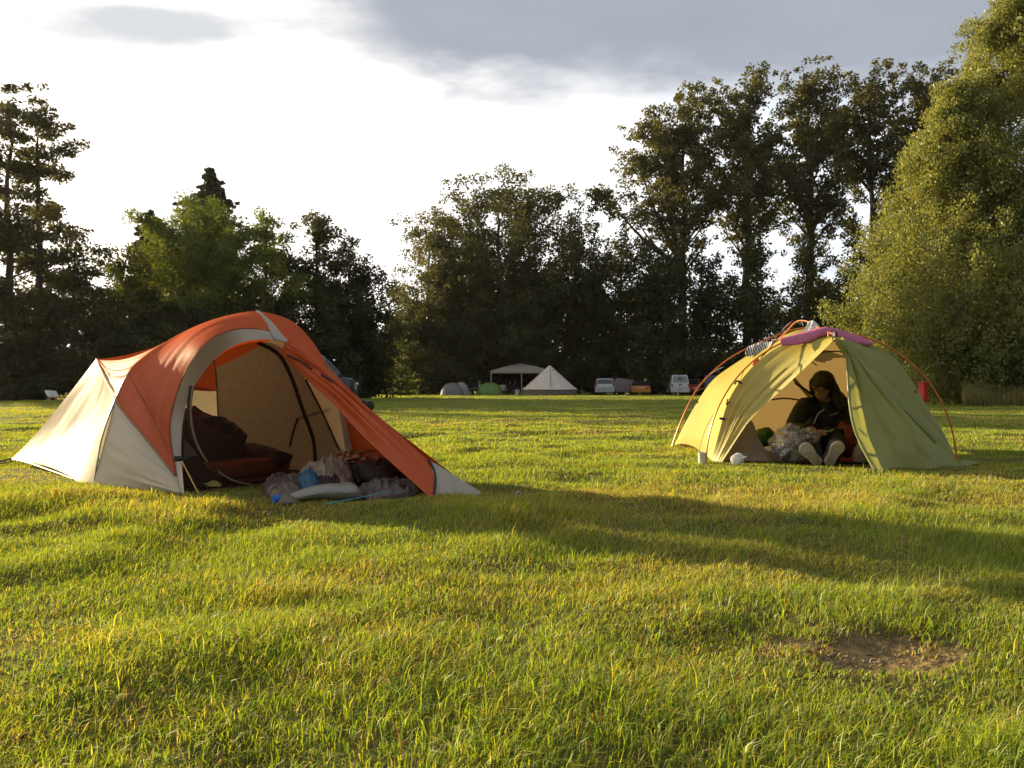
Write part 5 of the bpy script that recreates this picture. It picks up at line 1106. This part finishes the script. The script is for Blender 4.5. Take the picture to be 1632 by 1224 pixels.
# table, chairs, people under the canopy
def table(px, d, label, w=.95, h=.62):
    x, y = fx(px, d); zt = g(x, y); root = empty('camp_table', (x, y, zt)); tag(root, label, 'table')
    mb = MB(); mb.box((x, y, zt+h), (w, .6, .03), bev=.008); mb.build('table_top', plain('pale_table_top', (.5, .46, .4), .5), root)
    for a in (-1, 1):
        for b in (-1, 1): mb = MB(); mb.tube([(x+a*w*.42, y+b*.25, zt), (x+a*w*.42, y+b*.25, zt+h)], .018, 6); mb.build('leg', STEEL, root)
table(757, 78, 'pale camp table between the grey and green dome tents'); table(834, 80, 'camp table under the canopy beside the bell tent', .9, .66)
WHITEP = plain('white_plastic', (.75, .73, .68), .4)
def bucket(px, d, label, r=.2, h=.42):
    x, y = fx(px, d); root = empty('bucket', (x, y, g(x, y))); tag(root, label, 'bucket'); z = g(x, y)
    mb = MB(); mb.lathe((x, y, z), [(0, 0), (r*.8, 0), (r, h), (r*1.06, h), (r*1.06, h+.03), (r*.95, h), (r*.76, .03), (0, .03)], 18); mb.build('tub', WHITEP, root)
    mb = MB(); mb.tube([(x+r*math.cos(q), y-.03, z+h+.25*r/.2*math.sin(q)*.5) for q in np.linspace(0, math.pi, 12)], .012, 5); mb.build('handle', STEEL, root)
bucket(824.5, 74.5, 'white bucket standing between the canopy and the bell tent')
for px, d, rot, lab, fab in [(803, 77.5, .3, 'camp chair with a white back right of the green dome tent', plain('white_chair_cloth', (.62, .58, .52), .8)), (765, 78.5, 1.2, 'camp chair behind the left slope of the green dome tent', CHAIRFAB), (813, 78, -.2, 'dark camp chair under the front post of the canopy', CHAIRFAB), (821, 79, .8, 'dark camp chair left of the bell tent', CHAIRFAB), (748, 79, -.8, 'dark camp chair right of the grey dome tent', CHAIRFAB)]:
    camp_chair(fx(px, d), rot, lab, fab)
sitter(fx(765, 78.5), 1.2, 'person in a pale top sitting behind the left slope of the green dome tent', (.5, .46, .42), (.4, .36, .3))
sitter(fx(813, 78), -.2, 'person in a dark coat sitting under the front post of the canopy', (.03, .022, .022), (.16, .11, .06))
sitter(fx(821, 79), .8, 'person in dark clothes sitting left of the bell tent', (.025, .022, .03), (.04, .025, .015))
sitter(fx(748, 79), -.8, 'person in dark clothes sitting right of the grey dome tent', (.035, .03, .028), (.05, .03, .02))
# deck loungers at the far left
LOR = plain('orange_lounger_cloth', (.50, .12, .03), .8)
def lounger(px, d, rot, label):
    x, y = fx(px, d); z = g(x, y); root = empty('deck_lounger', (x, y, z)); tag(root, label, 'lounger'); M = Matrix.Translation(Vector((x, y, z))) @ Matrix.Rotation(rot, 4, 'Z') @ Matrix.Scale(.62, 4); P = lambda *a: np.array(M @ Vector(a))
    mb = MB(); mb.grid([[P(a, -.25, .22), P(a, .25, .22)] for a in np.linspace(-.1, 1.1, 6)]); mb.build('seat', LOR, root, solid=.03)
    mb = MB(); mb.grid([[P(-.1-t*.32, -.25, .24+t*.44), P(-.1-t*.32, .25, .24+t*.44)] for t in np.linspace(0, 1, 5)]); mb.build('backrest', WHITEP, root, solid=.04)
    for a in (0, 1.0):
        for b in (-.24, .24): mb = MB(); mb.tube([P(a, b, 0), P(a, b, .22)], .018, 6); mb.build('leg', STEEL, root)
lounger(84, 35, -.35, 'white backed lounger with orange seat at the far left edge of the field'); lounger(93, 36, -.2, 'second white backed lounger, mostly behind the first one at the far left')

# ------------------------------------------------------------------ vehicles
GLASSC = glassy('car_glass', (.015, .018, .02)); TYRE = plain('tyre_rubber', (.016, .016, .016), .85); RIM = plain('wheel_rim', (.35, .35, .35), .35, metal=.8)
CHROME = plain('bright_trim', (.6, .6, .6), .15, metal=1); REDL = glassy('red_lamp', (.35, .02, .012), .15); AMB = glassy('amber_lamp', (.5, .16, .02), .15); CLRL = glassy('clear_lamp', (.65, .65, .62), .1)
PLATEW = plain('plate_white', (.6, .55, .42), .5, var=.05); PLATER = plain('plate_text', (.30, .08, .05), .6); DARKPL = plain('black_bumper', (.025, .025, .025), .6)
def paint(name, c): return glassy('paint_'+name, c, .22)
def car(label, px, d, yaw, L, W, H, belt, m, cab, hood=.0, rad=.31, low=.2, rear='hatch', kind='car', name='parked_car', front_lamps='oval', rail=False, cabin_m=None, bumper=DARKPL, tail=(.12, .22), tailz=None, dz=0.0, plate=True, nose=None, bootz=None):
    """local axes: x across, y forward (rear at -L/2), z up; cab = (y rear bottom, y rear top, y front top, y front bottom)"""
    x0, y0 = fx(px, d); z0 = g(x0, y0)+dz; root = empty(name, (x0, y0, z0)); tag(root, label, kind)
    M = Matrix.Translation(Vector((x0, y0, z0))) @ Matrix.Rotation(yaw, 4, 'Z'); P = lambda a, b, c: np.array(M @ Vector((a, b, c)))
    hoodz = nose or belt-.10; bz = bootz or belt
    st = [(-L/2, .90, low+.12, bz-.12), (-L/2+.08, .97, low, bz-.03), (-L/2+.5, 1, low-.02, bz), (cab[0]+.05, 1, low-.02, belt), (0, 1, low-.02, belt), (cab[3], 1, low-.02, belt-.01), ((cab[3]+L/2)/2, .985, low-.02, (belt+hoodz)/2), (L/2-.15, .93, low, hoodz-.08), (L/2, .82, low+.10, hoodz-.22)]
    mb = MB(); rs = []
    for y_, k, a, b in st:
        w = W/2*k; mid_ = a+(b-a)*.55
        rs.append([P(px_, y_, pz) for px_, pz in ((-w*.90, a), (w*.90, a), (w*.98, a+.08), (w, mid_), (w*.97, b-.05), (w*.90, b), (-w*.90, b), (-w*.97, b-.05), (-w, mid_), (-w*.98, a+.08))])
    mb.rings(rs); body = mb.build('body', m, root); bv = body.modifiers.new('bev', 'BEVEL'); bv.width = .03; bv.segments = 2; bv.limit_method = 'ANGLE'; bv.angle_limit = R(35)
    wb, wt = W/2*.93, W/2*.76; z1, z2 = belt-.04, H
    b0, t0, t1, b1 = cab
    mb = MB(); tp = lambda f: (wb+(wt-wb)*f, z1+(z2-z1)*f)
    ringz = []
    for f in (0, .92, 1.0):
        w, z = tp(f); k = 0 if f < 1 else .07
        yr = b0+(t0-b0)*f; yf = b1+(t1-b1)*f
        ringz.append([P(-w+k, yr+k, z), P(w-k, yr+k, z), P(w-k, yf-k, z), P(-w+k, yf-k, z)])
    mb.rings(ringz); cabin = mb.build('cabin', cabin_m or m, root); bv = cabin.modifiers.new('bev', 'BEVEL'); bv.width = .05; bv.segments = 3; bv.limit_method = 'ANGLE'; bv.angle_limit = R(25)
    def face(a, b, c, d_, ins, nrm, nm, mt):
        q = np.array([a, b, c, d_]); cc = q.mean(0); u = (q[1]-q[0])/np.linalg.norm(q[1]-q[0]); q2 = [p+(cc-p)*ins+np.array(nrm)*.012 for p in q]
        mb = MB(); K = []
        for i in range(4):
            p, pn, pp = q2[i], q2[(i+1) % 4], q2[i-1]; K += [p+(pp-p)*.10, p+(pp-p)*.03+(pn-p)*.03, p+(pn-p)*.10]
        mb.poly(K, np.array(nrm)*-.02); return mb.build(nm, mt, root, smooth=False)
    def loc(yr, f, s): w, z = tp(f); return P(s*w, yr, z)
    lo_f, hi_f = .12, .88
    rv = lambda f: b0+(t0-b0)*f; fv = lambda f: b1+(t1-b1)*f
    nb = np.array(M.to_3x3() @ Vector((0, -1, .3))); nf = np.array(M.to_3x3() @ Vector((0, 1, .4)))
    face(loc(rv(lo_f), lo_f, -1), loc(rv(lo_f), lo_f, 1), loc(rv(hi_f), hi_f, 1), loc(rv(hi_f), hi_f, -1), .12, nb, 'rear_window', GLASSC if rear != 'van' else plain('pale_van_window', (.30, .30, .31), .25))  # a van's rear window gets a plain pale grey
    face(loc(fv(lo_f), lo_f, 1), loc(fv(lo_f), lo_f, -1), loc(fv(hi_f), hi_f, -1), loc(fv(hi_f), hi_f, 1), .08, nf, 'windscreen', GLASSC)
    for s in (-1, 1):
        ns = np.array(M.to_3x3() @ Vector((s, 0, .2))); mids = [0, .5, 1] if rear != 'van' else [.62, 1]
        for i in range(len(mids)-1):
            ya = lambda f, t: rv(f)+(fv(f)-rv(f))*t
            e0, e1 = mids[i]*.92+.04, mids[i+1]*.92+.04
            face(loc(ya(lo_f, e0), lo_f, s), loc(ya(lo_f, e1), lo_f, s), loc(ya(hi_f, e1), hi_f, s), loc(ya(hi_f, e0), hi_f, s), .07, ns, 'side_window', GLASSC)
        mb = MB(); mb.box((0, 0, 0), (.16, .09, .12), bev=.03); mb.v = [tuple(P(s*(W/2+.07)+v[0], b1-.25+v[1], belt+.07+v[2])) for v in mb.v]; mb.build('wing_mirror', DARKPL, root)
        tz = tailz or (bz-.28)
        mb = MB(); mb.box((0, 0, 0), (tail[0], .06, tail[1]), bev=.02); mb.v = [tuple(P(s*(W/2*.90-tail[0]/2)+v[0], -L/2-.005+v[1]+(.04 if rear == 'tall' else 0), tz+v[2])) for v in mb.v]; mb.build('tail_light', REDL, root)
        mb = MB()
        if front_lamps == 'round': mb.tube([P(s*W*.34, L/2-.10, hoodz-.20), P(s*W*.34, L/2+.03, hoodz-.20)], [.105, .095], 16)
        else: mb.ell(P(s*W*.36, L/2-.06, hoodz-.20), (.16, .13, .07), (0, 0, yaw))
        mb.build('headlight', CLRL, root)
        for yw in (-L/2+.78, L/2-.82):
            wr = empty('wheel', P(s*(W/2-.10), yw, rad)); wr.parent = root; wr.location = Vector(P(s*(W/2-.10), yw, rad))-Vector(WL[root.name])
            mb = MB(); rs = []
            for r_, xx in ((rad*.62, -.09), (rad*.92, -.10), (rad, -.07), (rad, .07), (rad*.92, .10), (rad*.62, .09)): rs.append([P(s*(W/2-.10)+xx, yw+r_*math.cos(q), rad+r_*math.sin(q)) for q in np.linspace(0, 2*math.pi, 22, endpoint=False)])
            mb.rings(rs); mb.build('tyre', TYRE, wr)
            mb = MB(); rs = []
            for r_, xx in ((rad*.62, .02*s), (rad*.60, .085*s), (rad*.5, .075*s), (rad*.2, .07*s), (rad*.12, .095*s)): rs.append([P(s*(W/2-.10)+xx, yw+r_*math.cos(q), rad+r_*math.sin(q)) for q in np.linspace(0, 2*math.pi, 22, endpoint=False)])
            mb.rings(rs); mb.build('rim', RIM, wr)
        if rail:
            mb = MB(); mb.tube(cr([P(s*(wt-.02), t0+.1, H), P(s*(wt-.02), t0+.25, H+.06), P(s*(wt-.02), t1-.25, H+.06), P(s*(wt-.02), t1-.08, H-.01)], 14), .022, 6); mb.build('roof_rail', CHROME, root)
    for s, zz in ((-1, low+.14), (1, low+.14)):
        mb = MB(); mb.box((0, 0, 0), (W*.97, .13, .15), bev=.03); mb.v = [tuple(P(v[0]*(.95 if s > 0 else 1), s*(L/2-(.02 if s < 0 else .06))+v[1], zz+v[2])) for v in mb.v]; mb.build('bumper', bumper, root)
    if plate:
        for s in (-1, 1):
            mb = MB(); mb.box((0, 0, 0), (.50, .02, .11)); mb.v = [tuple(P(v[0], s*(L/2+.03)+v[1], (low+.36 if s < 0 else low+.2)+v[2])) for v in mb.v]; pl = mb.build('number_plate', PLATEW, root)
            mb = MB()
            for k in range(6): mb.box((-.17+k*.068, 0, 0), (.04, .006, .065))
            mb.v = [tuple(P(v[0], s*(L/2+.043)+v[1], (low+.36 if s < 0 else low+.2)+v[2])) for v in mb.v]; mb.build('plate_text', PLATER, pl)
    return root, P
SILV = paint('silver', (.36, .38, .37))
r_, P = car('silver estate car seen from behind, parked right of the bell tent', 965, 76, R(-8), 4.6, 1.76, 1.46, .92, SILV, (-2.18, -1.75, .55, 1.1), rear='hatch', tail=(.12, .55), tailz=1.02, rail=True, bumper=SILV)
ORP = paint('orange', (.50, .16, .012))
r_, P = car('low orange vintage coupe seen from behind, next to the grey covered trailer', 1020, 76.5, R(-6), 4.2, 1.72, 1.22, .84, ORP, (-1.35, -.75, .15, .75), rad=.29, tail=(.34, .10), tailz=.70, cabin_m=plain('black_vinyl_roof', (.02, .02, .02), .5), bumper=ORP)
mb = MB(); mb.tube([P(.45, -.3, 1.22), P(.45, -.3, 1.30)], .03, 8); mb.ell(P(.45, -.3, 1.36), (.11, .11, .09)); mb.build('roof_beacon', WHITEP, r_)
WV = paint('white', (.52, .52, .50))
r_, P = car('white panel van seen from behind, tall rear doors', 1079, 78, R(-3), 4.1, 1.74, 1.82, 1.02, WV, (-2.02, -1.88, .75, 1.35), rear='van', tail=(.11, .34), tailz=.86, kind='van', name='parked_van', bumper=WV, bootz=1.02)
mb = MB(); mb.box((0, 0, 0), (.30, .05, .06), bev=.015); mb.v = [tuple(P(v[0], -2.09+v[1], .93+v[2])) for v in mb.v]; mb.build('handle', BLACK, r_)
RO = paint('red_orange', (.46, .07, .02))
car('red orange hatchback between the white van and the green tent', 1106, 79, R(152), 3.9, 1.66, 1.46, .92, RO, (-1.75, -1.3, .45, 1.0), cabin_m=plain('pale_roof_paint', (.22, .16, .14), .4))
r_, P = car('dark old off road car with round headlights, behind the pole of the green tent', 1134, 78, R(176), 3.9, 1.68, 1.80, 1.12, paint('blue_black', (.10, .11, .13)), (-1.9, -1.85, .25, .40), front_lamps='round', rad=.37, low=.34, name='off_road_car', nose=1.12)
mb = MB(); mb.box((0, 0, 0), (1.1, 1.6, .10), bev=.03); mb.v = [tuple(P(v[0], -.7+v[1], 1.92+v[2])) for v in mb.v]; mb.build('roof_rack', DARKPL, r_)
car('dark people carrier with a bright roof rail, behind the orange tent', 478, 36.5, R(-56), 4.7, 1.86, 1.92, 1.10, paint('black', (.010, .011, .012)), (-2.2, -1.85, .95, 1.72), rail=True, rad=.33)
# covered trailer
x, y = fx(993, 80); z = g(x, y); root = empty('covered_trailer', (x, y, z)); tag(root, 'trailer under a grey beige sagging cover between the silver estate and the orange coupe', 'trailer')
mb = MB(); rs = []
for yy, k in ((-1.3, .85), (-1.15, 1), (0, 1.03), (1.15, 1), (1.3, .85)): rs.append([(x+a*k, y+yy, z+b*(.6+.4*k)) for a, b in ((-1.02, .32), (1.02, .32), (1.06, 1.0), (.98, 1.36), (.3, 1.48), (-.45, 1.58), (-.72, 1.52), (-1.05, .95))])
mb.rings(rs); mb.build('cover', plain('grey_beige_tarpaulin', (.27, .22, .20), .8, bump=.5, scale=3), root)
for s in (-1, 1):
    mb = MB(); mb.tube([(x+s*.78, y-.3, z+.28), (x+s*.95, y-.3, z+.28)], .28, 18); mb.build('wheel', TYRE, root)
mb = MB(); mb.box((x, y, z+.30), (1.7, 2.3, .12), bev=.02); mb.build('chassis', DARKPL, root)
# red cabinet
x, y = fx(1471, 29.5); z = g(x, y); root = empty('red_cabinet', (x, y, z)); tag(root, 'red metal fire extinguisher cabinet standing in front of the birches', 'cabinet')
REDP = plain('red_painted_metal', (.48, .025, .015), .4, var=.06)
mb = MB(); mb.rings([[(x+a*.13*.82-b*.11*.57, y+b*.11*.82+a*.13*.57, z+zz+(.05*(b > 0) if top else 0)) for a, b in ((-1, -1), (1, -1), (1, 1), (-1, 1))] for zz, top in ((.16, 0), (.80, 1))]); bd = mb.build('case', REDP, root, smooth=False); q = bd.modifiers.new('bev', 'BEVEL'); q.width = .012; q.segments = 2; q.limit_method = 'ANGLE'
mb = MB(); mb.rings([[(x+a*.148*.82-b*.128*.57, y+b*.128*.82+a*.148*.57, z+zz+.05*(b > 0)) for a, b in ((-1, -1), (1, -1), (1, 1), (-1, 1))] for zz in (.803, .825)]); mb.build('lid', REDP, root, smooth=False)
mb = MB(); mb.box((x+.115*.57, y-.115*.82, z+.48), (.22, .012, .56), R(34.8), bev=.004); dr = mb.build('door', REDP, root); mb = MB(); mb.box((x+.13*.57+.07, y-.13*.82+.05, z+.48), (.02, .02, .07), R(34.8), bev=.004); mb.build('handle', BLACK, dr)
mb = MB(); mb.tube([(x, y+.05, z-.05), (x, y+.05, z+.2)], .05, 10); mb.build('post', STEEL, root)

# ------------------------------------------------------------------ thin warm volume added to imitate veiling lens glare
def glare_veil():
    m, nt, n, l = mat('glare_veil'); v = n.new('ShaderNodeVolumePrincipled'); v.inputs['Color'].default_value = (1, .93, .8, 1); v.inputs['Density'].default_value = .00009; v.inputs['Anisotropy'].default_value = .55
    o_ = n.new('ShaderNodeOutputMaterial'); l.new(v.outputs[0], o_.inputs['Volume'])
    mb = MB(); mb.rings([[(-720, -220, z), (720, -220, z), (720, 930, z), (-720, 930, z)] for z in (-4.0, 40.0)]); o = mb.build('glare_veil', m, None, smooth=False); o['kind'] = 'stuff'; o['label'] = 'thin warm volume added over the field to imitate lens glare'; o['category'] = 'glare_veil'
glare_veil()
